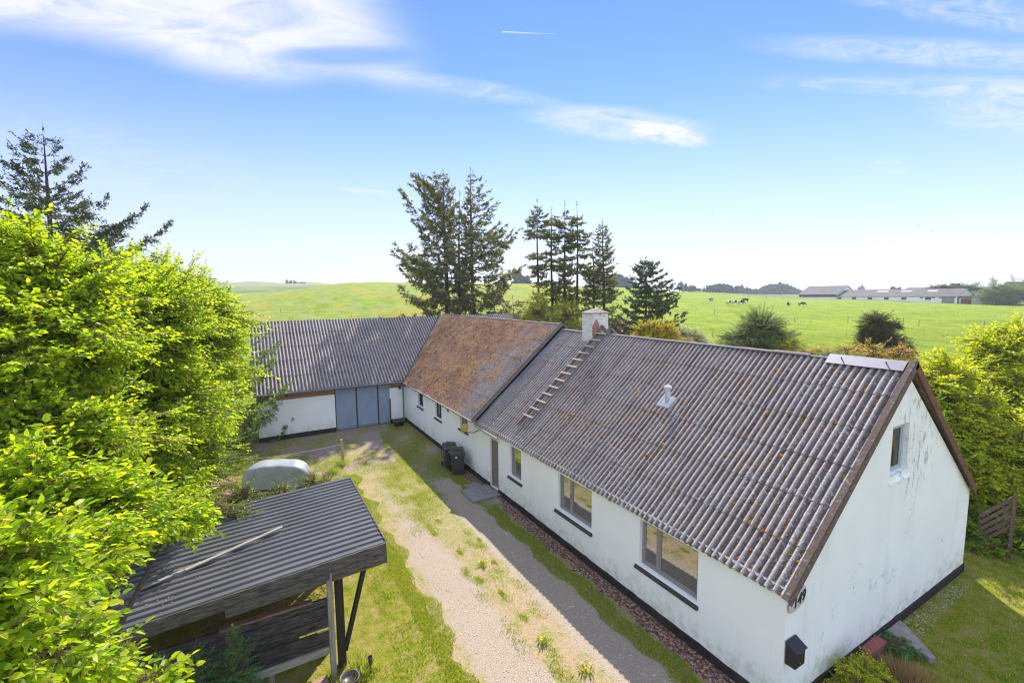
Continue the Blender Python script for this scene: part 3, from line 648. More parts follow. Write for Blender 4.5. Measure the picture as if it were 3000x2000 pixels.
# front door: grey planks with a narrow side light
mb = MB(); mb.box((-13.12, .10, .12), (-13.04, .17, 2.36)); mb.box((-12.38, .10, .12), (-12.30, .17, 2.36)); mb.box((-13.04, .10, 2.28), (-12.38, .17, 2.36))
for i in range(5): mb.box((-13.036+i*.131, .125, .13), (-13.036+i*.131+.125, .165, 2.275))
dr = mb.build('door', M_DOOR, house, bevel=.004)
mb = MB(); mb.box((-12.52, .118, 1.45), (-12.42, .128, 2.15)); mb.build('pane', M_GLASS, dr)
mb = MB(); mb.box((-12.47, .07, 1.15), (-12.45, .125, 1.18)); mb.box((-12.55, .06, 1.155), (-12.45, .075, 1.175)); mb.build('handle', M_METAL, dr)
# dark interior so windows do not look into daylight
mb = MB(); mb.box((-25.7, .30, .02), (-.25, 9.5, 2.55)); mb.box((-25.5, 3.9, 2.56), (-.25, 5.9, 5.6)); mb.build('interior', M_DARKFRAME, house)
# roof
front, _ = corrugated('roof', (XS, EY, EZ+.02), (1, 0, 0), SV, 0.06-XS, SLEN, .177, .031, 6, M_ROOF, house, 11, lap=.017)
front['label'] = 'grey lichened corrugated roof slope facing the drive'
back, _ = corrugated('roof', (XS, 9.83+.117, EZ+.02), (1, 0, 0), (0, -1, SL), 0.06-XS, SLEN, .177, .026, 6, M_ROOF, house, 12)
back['label'] = 'rear slope of the corrugated roof'
MO = SN*.20
mossroof, _ = corrugated('roof', (-31.0, EY-.12, EZ+.30-.12*SL), (1, 0, 0), SV, 31.0+XS, SLEN+.16, .15, .026, 5, M_MOSSROOF, house, 13, sheetw=8, lap=.014)
mossroof['label'] = 'corrugated roof slope thick with orange and brown moss'
mossback, _ = corrugated('roof', (-31.0, 9.83+.237, EZ+.30-.12*SL), (1, 0, 0), (0, -1, SL), 31.0+XS, SLEN+.16, .15, .026, 5, M_MOSSROOF, house, 14, sheetw=8, lap=.020)
mossback['label'] = 'rear slope of the mossy roof'
# ridge tiles (half round cement caps), flush grey
def ridge(x0, x1, y, z, r, m, name, seed):
    mb = MB(); g = np.random.default_rng(seed); x = x0
    while x < x1-.05:
        e = min(x+1.0, x1); rr_ = r+g.normal(0, .006); dz = g.normal(0, .006); V = []; n = 9
        for xx, k in ((x, 0), (e+.06, -.012)):
            V += [(xx, y+(rr_+k+.04)*math.cos(math.pi*i/(n-1)), z+dz+(rr_+k)*math.sin(math.pi*i/(n-1))*.75-.04) for i in range(n)]
        mb.add(V, [(i, i+1, n+i+1, n+i) for i in range(n-1)]); x = e
    return mb.build(name, m, house, smooth=True)
M_RIDGE = simple('ridge_cement', (.20, .17, .17), .9, .3, 9, .6)
ridge(XS, -1.75, RY, RZ+.035, .085, M_RIDGE, 'ridge_cap', 1); ridge(-31, XS, RY, RZ+.31, .075, M_RIDGE, 'ridge_cap', 2)
# bright metal ridge flashing near the gable
def flash():
    mb = MB(); x0, x1 = -1.80, -.06
    for s in (1, -1):
        sv = np.array([0, -s, -SL])/math.hypot(1, SL)*.34; p = np.array([0, RY, RZ+.115]); a = p; b = p+sv; t = np.array([0, 0, -.006])
        V = [(x0, *a[1:]), (x1, *a[1:]), (x1, *b[1:]), (x0, *b[1:])]; mb.add(V+[tuple(np.array(v)+t) for v in V], [(0, 1, 2, 3), (7, 6, 5, 4), (2, 3, 7, 6), (0, 3, 7, 4), (1, 2, 6, 5)])
    o = mb.build('ridge_flashing', M_METAL, house)
    for x in (-1.45, -.45):
        q = MB(); q.tube([(x, RY-.12, RZ+.02), (x, RY-.155, RZ+.06)], .016, 8); q.build('screw', M_RUST, o)
flash()
# gable verge boards: weathered capping on top, board on the face
def verge(side):
    mb = MB(); y0 = EY-.02 if side > 0 else 9.83+.137
    A = np.array([0, y0, EZ-.02]); B = np.array([0, RY, RZ+.085+(.0)])
    d = (B-A)/np.linalg.norm(B-A); nn = np.array([0, -d[2]*1.0, d[1]*1.0]);  nn = nn if nn[2] > 0 else -nn
    A = A-d*.0; B = B+d*(.03 if side > 0 else -.012)
    def bar(x0, x1, n0, n1):
        V = [(x0, *(A+nn*n0)[1:]), (x1, *(A+nn*n0)[1:]), (x1, *(A+nn*n1)[1:]), (x0, *(A+nn*n1)[1:])]; W_ = [(v[0], v[1]+(B-A)[1], v[2]+(B-A)[2]) for v in V]
        mb.add(V+W_, [(0, 1, 2, 3), (7, 6, 5, 4), (0, 4, 5, 1), (1, 5, 6, 2), (2, 6, 7, 3), (3, 7, 4, 0)])
    bar(-.01, .12, .045, .070); bar(.095, .128, -.14, .043)
    return mb.build('verge_board', M_VERGE if side > 0 else M_VERGE2, house)
verge(1); vb = verge(-1); vb['label'] = 'red brown verge board on the rear slope'
# edge of the mossy roof standing above the lower roof, with its blue-grey flashing
mb = MB(); a0 = np.array([XS+.012, EY-.14, EZ+.14]); v1 = SV*(SLEN+.20)
mb.beam(a0+SN*.09, a0+SN*.09+v1, .05, .22, SN); mb.build('verge_board', M_RAIL, house)['label'] = 'grey board along the step between the two roofs'
mb = MB(); a0 = np.array([XS+.05, EY+.05, EZ+.055+.04]); 
mb.beam(a0+np.array([.12, 0, 0]), a0+np.array([.12, 0, 0])+SV*(SLEN-.1), .24, .012, SN); mb.build('step_flashing', M_BLUEMETAL, house)
mb = MB(); mb.box((XS-.12, -.10, 2.58), (XS+.02, -.01, 2.80)); mb.build('eave_brick', M_YBRICK, house)
# gutters
mb = MB(); mb.tube([(-25.4, EY-.17, EZ+.19), (XS, EY-.17, EZ+.16)], .05, 8); mb.box((-25.5, EY-.11, EZ+.10), (XS-.02, EY-.09, EZ+.24)); mb.build('gutter', M_PALEGUTTER, house)
mb = MB(); mb.tube([(XS+.1, EY-.06, EZ-.02), (-12.05, EY-.06, EZ-.05)], .055, 8); mb.build('gutter', M_PALEGUTTER, house)
for x in np.arange(-24.6, XS, 1.55): MB().box((x, -.20, 2.66), (x+.07, -.02, 2.72)).build('rafter_end', M_VERGE, house)
mb = MB(); mb.box((-18.2, -.02, 2.42), (-17.95, .0, 2.58)); mb.build('air_vent', M_DOOR, house)
# chimney
ch = MB(); ch.box((-12.20, 4.48, 6.2), (-11.50, 5.46, 7.80)); chim = ch.build('chimney', M_CHIM, house, bevel=.012)
ch = MB(); V = [(-12.25, 4.43, 7.80), (-11.45, 4.43, 7.80), (-11.45, 5.51, 7.80), (-12.25, 5.51, 7.80), (-12.25, 4.43, 7.84), (-11.45, 4.43, 7.84), (-11.45, 5.51, 7.84), (-12.25, 5.51, 7.84), (-11.93, 4.85, 8.02), (-11.77, 4.85, 8.02), (-11.77, 5.1, 8.02), (-11.93, 5.1, 8.02)]
ch.add(V, [(3, 2, 1, 0), (0, 1, 5, 4), (1, 2, 6, 5), (2, 3, 7, 6), (3, 0, 4, 7), (4, 5, 9, 8), (5, 6, 10, 9), (6, 7, 11, 10), (7, 4, 8, 11), (8, 9, 10, 11)]); ch.build('cap', M_CONC, chim)
# roof vent pipe with saddle flashing
def on_roof(x, y, h=0.0): return np.array([x, y, EZ+.02+(y-EY)*SL])+SN*h
vx, vy = -5.62, 2.86; p0 = on_roof(vx, vy, .02)
mb = MB(); mb.lathe([(.0, -.12), (.085, -.12), (.085, .40), (.075, .41)], p0, 18); vent = mb.build('vent_pipe', M_VENTPIPE, house, smooth=True)
mb = MB(); mb.lathe([(.12, .38), (.135, .39), (.13, .45), (.0, .54)], p0, 18); mb.build('vent_cap', M_VENTPIPE, vent, smooth=False)
V = []; us = np.linspace(-.265, .265, 31); vs = np.array([-.30, -.1, .18]); nu = len(us)
for b in vs:
    for a in us:
        x = vx+a; V.append(on_roof(x, vy, 0)+SV*b+SN*(.026*math.cos(2*math.pi*(x-XS)/.177)+.022))
bulk('vent_flashing', np.array(V), np.array([(j*nu+i, j*nu+i+1, (j+1)*nu+i+1, (j+1)*nu+i) for j in range(len(vs)-1) for i in range(nu-1)]), M_VENTPIPE, vent, smooth=True)
# moss cushions lying in the troughs
def moss(n, x0, x1, pitch, off, m, seed, smin, smax, dens=None, y1=4.8, crest=.15):
    g = np.random.default_rng(seed); X = x0+(np.floor(g.random(n)*(x1-x0)/pitch)+.5)*pitch+g.normal(0, pitch*crest, n); t = g.random(n)*SLEN*.98
    k = np.ones(n, bool)
    if dens is not None: k = dens(X, t, g)
    X, t = X[k], t[k]; P = np.stack([X, EY+t*SV[1], EZ+.02+t*SV[2]], -1)+SN*(off-.018)
    return blobs('moss', P, g.uniform(smin, smax, len(P))*(1+g.random(len(P))**6*1.6), m, house, SN, .55, seed)
def d_main(X, t, g):
    f = .55+.45*np.sin(X*1.3+1.7*np.sin(t*1.1))*np.sin(t*1.9+X*.4); f += .5*((X > -11) & (X < -6) & (t < 3.6))
    f = np.where((np.mod(t, SLEN/6) < .10), f+.35, f)
    return g.random(len(X)) < f*.85
tag(moss(9000, XS, 0, .177, .0, M_MOSS, 21, .012, .034, d_main), kind='stuff')
tag(moss(160, XS, -1, .177, .0, M_MOSSY, 22, .03, .055, lambda X, t, g: g.random(len(X)) < np.where((X > -11.5) & (X < -6.5), .5, .12)), kind='stuff')
def d_moss(X, t, g):
    s = np.sin(X*.9+t*.25)+.6*np.sin(X*2.7-t*.4); return g.random(len(X)) < np.clip(.15+.35*(s > .2)+np.clip((-17-X)/8, 0, .5), 0, .9)
tag(moss(5500, -29.5, XS-.2, .15, .29, M_MOSSY, 23, .014, .036, d_moss), kind='stuff')

# ---------------------------------------------------------------- barn across the yard
BX, BR, BEZ, BRZ = -25.9, -31.2, 2.97, 7.02
barn = empty('barn', (-31, 2, 0), 'white brick barn with a blue double door closing the end of the yard', 'barn'); barn['world'] = True
BSL = (BRZ-BEZ)/(BX+.42-BR); BSV = np.array([-1, 0, BSL])/math.hypot(1, BSL); BLEN = math.hypot(BX+.42-BR, BRZ-BEZ)
holed_wall('wall', 0, BX, -8.98, 6.0, .30, 2.46, [(-4.62, -1.10, .30, 2.46)], .15, M_BARNWALL, barn, -1)
mb = MB(); mb.box((BX-.3, -8.98, 2.461), (BX-.004, -4.62, 2.98)); mb.box((BX-.3, -1.10, 2.461), (BX-.004, 6, 2.98)); mb.build('brick_course', M_YBRICK, barn)
mb = MB(); mb.box((BX-.25, -4.9, 2.74), (BX+.02, -.3, 2.95)); mb.build('lintel', M_VERGE2, barn)
MB().box((BX-.3, -8.99, -.3), (BX+.03, -4.62, .30)).build('plinth', M_PLINTH, barn); MB().box((BX-.3, -1.1, -.3), (BX+.03, .2, .30)).build('plinth', M_PLINTH, barn)
mb = MB(); mb.add([(BX, -8.98, 0), (BR-5.3, -8.98, 0), (BR-5.3, -8.98, 2.9), (BR, -8.98, BRZ-.1), (BX, -8.98, 2.9)], [(0, 1, 2, 3, 4)]); mb.add([(BX, 12.0, 0), (BR-5.3, 12.0, 0), (BR-5.3, 12.0, 2.9), (BR, 12.0, BRZ-.1), (BX, 12.0, 2.9)], [(0, 1, 2, 3, 4)])
mb.add([(BR-5.3, -8.98, 0), (BR-5.3, 12, 0), (BR-5.3, 12, 3), (BR-5.3, -8.98, 3)], [(0, 1, 2, 3)]); mb.build('gable_wall', M_YBRICK, barn)
# door: three sheets with rusty battens between
for k, (y0, y1) in enumerate(((-4.60, -3.32), (-3.28, -1.93), (-1.89, -1.12))):
    mb = MB(); mb.box((BX-.09, y0, .06), (BX-.05, y1, 2.74)); d_ = mb.build('door', M_BARNDOOR, barn, bevel=.005)
    mb = MB(); mb.box((BX-.048, y0, .06), (BX-.03, y0+.05, 2.74)); mb.box((BX-.048, y0+.05, .06), (BX-.03, y1, .10)); mb.build('batten', M_RUST, d_)
mb = MB(); mb.box((BX-.02, -1.13, 0.1), (BX+.03, -1.05, 1.75)); mb.build('door_bolt', M_RUST, barn)
mb = MB(); mb.box((BX-.2, -4.62, -.1), (BX+.06, -1.1, .05)); mb.build('threshold', M_CONC, barn)
bro, bn = corrugated('roof', (BX+.42, -9.15, BEZ), (0, 1, 0), BSV, 21.4, BLEN, .21, .038, 5, M_BARNROOF, barn, 31, sheetw=5, lap=.016)
bro['label'] = 'corrugated barn roof slope facing the yard'
corrugated('roof', (BR-5.72, -9.15, BEZ), (0, 1, 0), (1, 0, BSL), 21.4, BLEN, .21, .032, 5, M_BARNROOF, barn, 32, sheetw=5)[0]['label'] = 'rear slope of the barn roof'
g = np.random.default_rng(35); t = g.random(900)*BLEN; yy = -9.15+(np.floor(g.random(900)*21.4/.21)+.5)*.21
P = np.stack([np.full(900, BX+.42)+t*BSV[0], yy, BEZ+t*BSV[2]], -1)-np.array(bn)*.015
tag(blobs('moss', P, g.uniform(.02, .05, 900), M_MOSS, barn, bn, .5, 3), kind='stuff')
mb = MB(); mb.tube([(BX+.50, -9.15, BEZ-.03), (BX+.50, -.35, BEZ-.06)], .065, 8); mb.build('gutter', M_GUTTER, barn)
mb = MB(); mb.tube([(BX+.50, -.35, BEZ-.08), (BX+.45, -.25, BEZ-.2), (BX+.18, -.22, BEZ-.42), (BX+.10, -.2, BEZ-.6), (BX+.10, -.2, .15)], .05, 8); mb.build('downpipe', M_GUTTER, barn)
mb = MB(); mb.tube([(BX+.02, -.42, 2.50), (BX+.20, -.46, 2.46), (BX+.22, -.46, 2.38)], [.09, .09, .07], 10); mb.build('wall_lamp', M_BLACKPLASTIC, barn)
# valley flashing where the mossy roof runs into the barn roof
def plane_moss(y): return EZ+.30+.05+(y-EY)*SL
def valley(y): z = plane_moss(y); return np.array([BX+.42-(z-BEZ)/BSL, y, z+.03])
A, B = valley(EY), valley(RY-.05); mb = MB(); side = np.array([.13, -.13, 0])
mb.add([A-side*.8+[0, 0, .02], A+side+[0, 0, 0.02], B+side+[0, 0, .03], B-side*.8+[0, 0, .03]], [(0, 1, 2, 3)]); mb.build('valley_flashing', M_BLUEMETAL, barn)

# ---------------------------------------------------------------- things on and by the house
# roof ladder
lad = empty('roof_ladder', (-11.14, .6, 3.2), 'weathered wooden ladder lying up the roof slope beside the chimney', 'ladder'); lad['world'] = True
for x, y0, w_ in ((-11.46, .56, .045), (-10.84, .52, .075)):
    mb = MB(); mb.beam(on_roof(x, y0, .085), on_roof(x, 5.02, .085), w_, .10, SN); mb.build('rail', M_RAIL, lad)
for i in range(13):
    y = .93+i*(4.80-.93)/12; mb = MB(); mb.beam(on_roof(-11.52, y, .155), on_roof(-10.80, y, .155), .075, .03, SN); mb.build('rung', M_LADDER, lad)
for x in (-11.40, -10.84):
    mb = MB(); mb.beam((x, 4.80, RZ+.08), (x, 5.02, RZ+.36), .07, .12); mb.beam((x, 4.99, RZ+.35), (x, 5.4, RZ-.02), .07, .12); mb.build('ridge_hook', M_RAIL, lad)
# mailbox on the gable
mbx = empty('mailbox', (.02, .17, 1.2), 'black metal mailbox with a sloping lid on the white gable wall', 'mailbox')
def lb(mb_, a, b): return mb_.box(a, b)
q = MB(); q.prism([(0, 0), (.20, 0), (.20, .36), (0, .47)], (0, -.15, 0), (1, 0, 0), (0, 0, 1), (0, .34, 0)); q.build('box_body', M_MAILBOX, mbx, bevel=.004)
q = MB(); q.prism([(-.005, .472), (.235, .348), (.235, .365), (-.005, .49)], (0, -.17, 0), (1, 0, 0), (0, 0, 1), (0, .38, 0)); q.build('lid', M_MAILBOX, mbx, bevel=.003)
MB().box((.20, .01, .07), (.212, .03, .10)).build('lock', M_METAL, mbx); MB().box((.20, .0, .28), (.206, .12, .295)).build('latch', M_METAL, mbx)
# house number plate 149
num = empty('house_number', (.035, .36, 2.46), 'curved grey plate with the handwritten number 149 under the eave', 'house number')
q = MB(); pr = [(-.36, -.02), (-.32, -.17), (-.18, -.20), (.20, -.10), (.24, .0), (.24, .22), (.18, .26), (.06, .22), (-.2, .08)]
q.prism([(a, b) for a, b in pr], (0, 0, 0), (0, 1, 0), (0, 0, 1), (.018, 0, 0)); q.build('plate', simple('plate_enamel', (.50, .50, .50), .5, .2, 30, .1), num, bevel=.003)
def text(body, size, loc, rot, m, parent, shear=0.0, ext=.006):
    cu_ = bpy.data.curves.new('lettering', 'FONT'); cu_.body = body; cu_.size = size; cu_.extrude = ext; cu_.align_x = 'CENTER'; cu_.align_y = 'CENTER'; cu_.shear = shear; cu_.offset = .004
    o = bpy.data.objects.new('lettering', cu_); C.objects.link(o); bpy.context.view_layer.update()
    me = bpy.data.meshes.new_from_object(o.evaluated_get(bpy.context.evaluated_depsgraph_get())); bpy.data.objects.remove(o)
    o = link('lettering', me, m, parent); o.location = loc; o.rotation_euler = rot; return o
t_ = text('149', .30, (.024, -.02, .02), (R(90), 0, R(90)), M_DARKFRAME, num, .35); t_.rotation_euler = (R(90), R(-14), R(90))
# round lamp / dish over the small window
dish = empty('satellite_dish', (-14.55, -.08, 2.55), 'round yellowed satellite dish on a bent arm at the step in the roof', 'satellite dish')
q = MB(); q.lathe([(0, .05), (.10, .045), (.17, .025), (.22, -.01), (.235, -.03), (.22, -.03), (.16, .0), (0, .02)], (0, 0, 0), 28); o = q.build('bowl', simple('yellow_algae_paint', (.36, .27, .055), .6, .35, 9, .3), dish, smooth=True)
o.location = (-.25, -.42, -.12); o.rotation_euler = (R(62), 0, R(28))
q = MB(); q.tube([(.35, .06, -.15), (.15, -.12, -.30), (-.2, -.36, -.32), (-.24, -.38, -.15)], .022, 8); q.build('arm', M_RUST, dish)
# wheelie bins
def bin_(loc, rz, label):
    b = empty('wheelie_bin', loc, label, 'wheelie bin', 'wheelie bins by the wall', rz); b.scale = (1.12, 1.12, 1.14)
    q = MB(); w0, d0, w1, d1, h = .24, .27, .29, .34, .96
    V = [(-w0, -d0, .08), (w0, -d0, .08), (w0, d0, .08), (-w0, d0, .08), (-w1, -d1, h), (w1, -d1, h), (w1, d1, h), (-w1, d1, h)]
    q.add(V, [(3, 2, 1, 0), (4, 5, 6, 7), (0, 1, 5, 4), (1, 2, 6, 5), (2, 3, 7, 6), (3, 0, 4, 7)]); body_ = q.build('bin_body', M_BLACKPLASTIC, b, bevel=.02)
    q = MB(); q.box((-w1-.03, -d1-.03, h-.05), (w1+.03, d1+.02, h)); q.build('rim', M_BLACKPLASTIC, body_, bevel=.008)
    q = MB(); q.add([(-w1-.02, -d1-.05, h+.002), (w1+.02, -d1-.05, h+.002), (w1+.02, d1+.04, h+.05), (-w1-.02, d1+.04, h+.05), (-w1+.03, -d1+.02, h+.05), (w1-.03, -d1+.02, h+.05), (w1-.03, d1, h+.11), (-w1+.03, d1, h+.11)],
      [(3, 2, 1, 0), (4, 5, 6, 7), (0, 1, 5, 4), (1, 2, 6, 5), (2, 3, 7, 6), (3, 0, 4, 7)]); q.box((-w1+.05, -.03, h+.07), (w1-.05, .02, h+.105)); q.build('lid', M_BLACKPLASTIC, b, bevel=.012)
    for s in (-1, 1):
        q = MB(); q.tube([(s*(w0+.05), d0+.04, .11), (s*(w0+.11), d0+.04, .11)], .11, 18); q.build('wheel', M_RUBBER, b)
    q = MB(); q.tube([(-w1+.04, d1, h+.0), (-w1+.02, d1+.12, h+.05), (w1-.02, d1+.12, h+.05), (w1-.04, d1, h)], .017, 8); q.build('handle', M_BLACKPLASTIC, b)
    q = MB(); q.box((-.12, -d1-.012, .80), (-.02, -d1+.02, .86)); q.build('sticker', M_WHITE, b)
    return b
bin_((-15.42, -.62, 0), R(72), 'black wheelie bin standing nearest the front door, with a white sticker')
bin_((-16.34, -.62, 0), R(78), 'second black wheelie bin, between the nearer bin and the bicycle')
# bicycle leaning on the wall behind the bins
bk = empty('bicycle', (-17.15, -.42, 0), 'black bicycle leaning on the white wall behind the bins', 'bicycle'); bk.rotation_euler = (R(-10), 0, R(6))
for x in (-.52, .52):
    q = MB(); pts_ = [(x+.33*math.cos(a), 0, .34+.33*math.sin(a)) for a in np.linspace(0, 2*math.pi, 29)]; q.tube(pts_, .018, 6, cap=False); wh = q.build('wheel', M_RUBBER, bk)
    q = MB()
    for a in np.linspace(0, math.pi, 9)[:-1]: q.tube([(x+.32*math.cos(a), 0, .34+.32*math.sin(a)), (x-.32*math.cos(a), 0, .34-.32*math.sin(a))], .003, 4)
    q.build('spokes', M_METAL, wh)
q = MB()
for p_ in ([(-.52, 0, .34), (-.1, 0, .30), (.38, 0, .80), (-.2, 0, .82), (-.1, 0, .30)], [(-.2, 0, .82), (-.52, 0, .34)], [(.52, 0, .34), (.36, 0, .95)], [(-.2, 0, .8), (-.24, 0, .95)]):
    q.tube(p_, .016, 6)
q.build('frame', M_BLACKPLASTIC, bk); q = MB(); q.tube([(.25, .28, 1.10), (.38, .22, 1.08), (.38, 0, 1.12), (.38, -.22, 1.08), (.25, -.28, 1.10)], .013, 6); q.tube([(.36, 0, .95), (.38, 0, 1.13)], .013, 6); q.build('handlebar', M_METAL, bk)
q = MB(); q.box((-.38, -.07, .95), (-.12, .07, 1.0)); q.build('saddle', M_RUBBER, bk, bevel=.02)
# tub under the downpipe
tb = empty('tub', (-25.15, -.75, 0), 'low black tub standing below the downpipe in the corner', 'tub')
q = MB(); q.lathe([(.0, .02), (.30, .02), (.36, .34), (.40, .36), (.40, .38), (.33, .37), (.30, .30), (0, .28)], (0, 0, 0), 22); q.build('tub_body', M_BLACKPLASTIC, tb, smooth=True)
# fence post and rope
fp = tag(MB().tube([(-19.87, -5.21, -.1), (-19.93, -5.25, 1.25)], [.075, .065], 10).build('rope_post', M_POST, smooth=False), 'pale round wooden post holding a slack rope at the edge of the lawn', 'post')
pts_ = []
A, B = np.array([-19.93, -5.25, .98]), np.array([-21.6, -13.2, 1.0])
for k in range(17): s_ = k/16; pts_.append(A+(B-A)*s_+np.array([0, 0, -.28*4*s_*(1-s_)*1.0]))
tag(MB().tube(pts_, .012, 6).build('rope', M_LADDER), 'slack pale rope strung from the wooden post towards the trees', 'rope')
# upturned boat on pallets
def hull():
    nx, na_ = 28, 18; V = []; L, Wd, Hh = 2.8, 1.35, 1.02
    for i in range(nx):
        t = i/(nx-1); x = (t-.5)*L; e = abs(2*t-1)
        wd = Wd/2*(1-.16*(t)**3)*(1-e**9*.45); hg = Hh*(.80+.20*math.sin(math.pi*(.16+.74*t)))*(1-(e**7)*.42)
        for j in range(na_):
            a = math.pi*j/(na_-1); c_, s_ = math.cos(a), math.sin(a); pw = .20
            y = wd*(abs(c_)**pw)*(1 if c_ >= 0 else -1)*(1-.14*(abs(s_)**.8)); z = hg*(abs(s_)**.36)
            V.append((x, y, z+.010*math.sin(9*x+3*y)))
    F = [(i*na_+j, i*na_+j+1, (i+1)*na_+j+1, (i+1)*na_+j) for i in range(nx-1) for j in range(na_-1)]
    return np.array(V), F+[tuple(range(na_))[::-1], tuple((nx-1)*na_+j for j in range(na_))]
HV, HF_ = hull()
bt = empty('upturned_boat', (-18.35, -8.35, .12), 'smooth grey upturned boat hull lying on the lawn behind the shed', 'boat', rz=R(68))
q = MB(); q.add(HV, HF_); q.build('hull', M_HULL, bt, smooth=True)
q = MB(); q.tube([(-1.35, .58, .05), (0, .645, .05), (1.35, .55, .05)], .03, 6); q.build('gunwale', M_CONC, bt)
def pallet(loc, rz, label, tilt=0):
    p = empty('pallet', loc, label, 'pallet', 'old pallets behind the shed', rz); p.rotation_euler = (tilt, 0, rz)
    q = MB()
    for i in range(5): q.box((-.6, -.4+i*.175, .10), (.6, -.4+i*.175+.10, .125))
    q.build('deck', M_PALLET, p); q = MB()
    for y in (-.4, -.05, .30): q.box((-.6, y, .0), (.6, y+.10, .098))
    q.build('bearer', M_PALLET, p); return p
pallet((-18.2, -9.95, 0), R(70), 'reddish pallet half hidden in greenery beside the boat'); pallet((-19.6, -10.6, .12), R(80), 'brown pallet stacked up beyond the boat, next to the tree'); 
# ledge, brick stub and plants by the gable foot
mb = MB(); mb.prism([(.06, 4.55), (.98, 4.35), (1.05, 4.48), (.35, 5.1), (.06, 5.3)], (0, 0, .0), (1, 0, 0), (0, 1, 0), (0, 0, .16)); tag(mb.build('stone_slab', M_CONC, bevel=.02), 'grey slab edging a dug-out hollow at the gable foot', 'slab')
mb = MB(); mb.box((.06, 3.15, -.05), (.30, 3.95, .26)); tag(mb.build('brick_stub', M_REDBRICK, bevel=.02), 'low stub of red brickwork against the tarred plinth', 'brick stub')
# loose white chips under the gable
g = np.random.default_rng(9); P = np.stack([g.uniform(.08, .55, 260), g.uniform(5.2, 9.0, 260), np.full(260, .02)], -1); P[:, 0] *= 1-.5*(P[:, 1]-5)/8
tag(blobs('plaster_chips', P, g.uniform(.008, .022, 260), simple('pale_chip', (.48, .48, .50), .9, .3), None, (0, 0, 1), .4, 2), 'scatter of white plaster chips along the gable foot', kind='stuff')

# ---------------------------------------------------------------- foliage builders
def norm(a): return a/np.maximum(np.linalg.norm(a, axis=-1, keepdims=True), 1e-9)
def leaves(name, P, D, Nn, L, wr, m, parent, fold=.18, kind='leaf', stuff=False):
    'one small folded leaf per row: base P, axis D, upward normal Nn, length L'
    D = norm(D); S_ = norm(np.cross(D, Nn)); Nn = np.cross(S_, D); L = np.broadcast_to(L, (len(P),))[:, None]
    w = L*wr
    if kind == 'leaf':
        V = np.stack([P, P+D*L*.28+S_*w*.46+Nn*w*fold, P+D*L*.68+S_*w*.40+Nn*w*fold*.7, P+D*L-Nn*L*.12, P+D*L*.68-S_*w*.40+Nn*w*fold*.7, P+D*L*.28-S_*w*.46+Nn*w*fold], 1)
        b = np.arange(len(P))[:, None]*6; F = np.concatenate([b+[0, 1, 2, 3], b+[0, 3, 4, 5]])
    elif kind == 'quad':
        V = np.stack([P, P+D*L*.45+S_*w*.5, P+D*L, P+D*L*.45-S_*w*.5], 1); b = np.arange(len(P))[:, None]*4; F = b+[0, 1, 2, 3]
    else:
        V = np.stack([P-S_*w*.5, P+S_*w*.5, P+D*L], 1); b = np.arange(len(P))[:, None]*3; F = b+[0, 1, 2]
    return bulk(name, V.reshape(-1, 3), F, m, parent)
def rdir(g, n): return norm(g.normal(0, 1, (n, 3)))
def stems(name, A, B, r0, r1, m, parent, mid=None):
    'thin three-sided stems from A to B'
    N = len(A); d = norm(B-A); s = norm(np.cross(d, [0.1, 0.2, 1.0])); u = np.cross(s, d); V = []
    rings = [(A, r0), (B, r1)] if mid is None else [(A, r0), (mid, (r0+r1)/2), (B, r1)]
    for Q, r in rings:
        r = np.broadcast_to(r, (N,))[:, None]
        for a in (0, 2.094, 4.189): V.append(Q+(s*math.cos(a)+u*math.sin(a))*r)
    V = np.stack(V, 1); k = V.shape[1]; b = np.arange(N)[:, None]*k; F = []
    for rg in range(len(rings)-1):
        for i in range(3): F.append(b+[rg*3+i, rg*3+(i+1) % 3, rg*3+3+(i+1) % 3, rg*3+3+i])
    if name is None: return V.reshape(-1, 3), np.concatenate(F)
    return bulk(name, V.reshape(-1, 3), np.concatenate(F), m, parent)
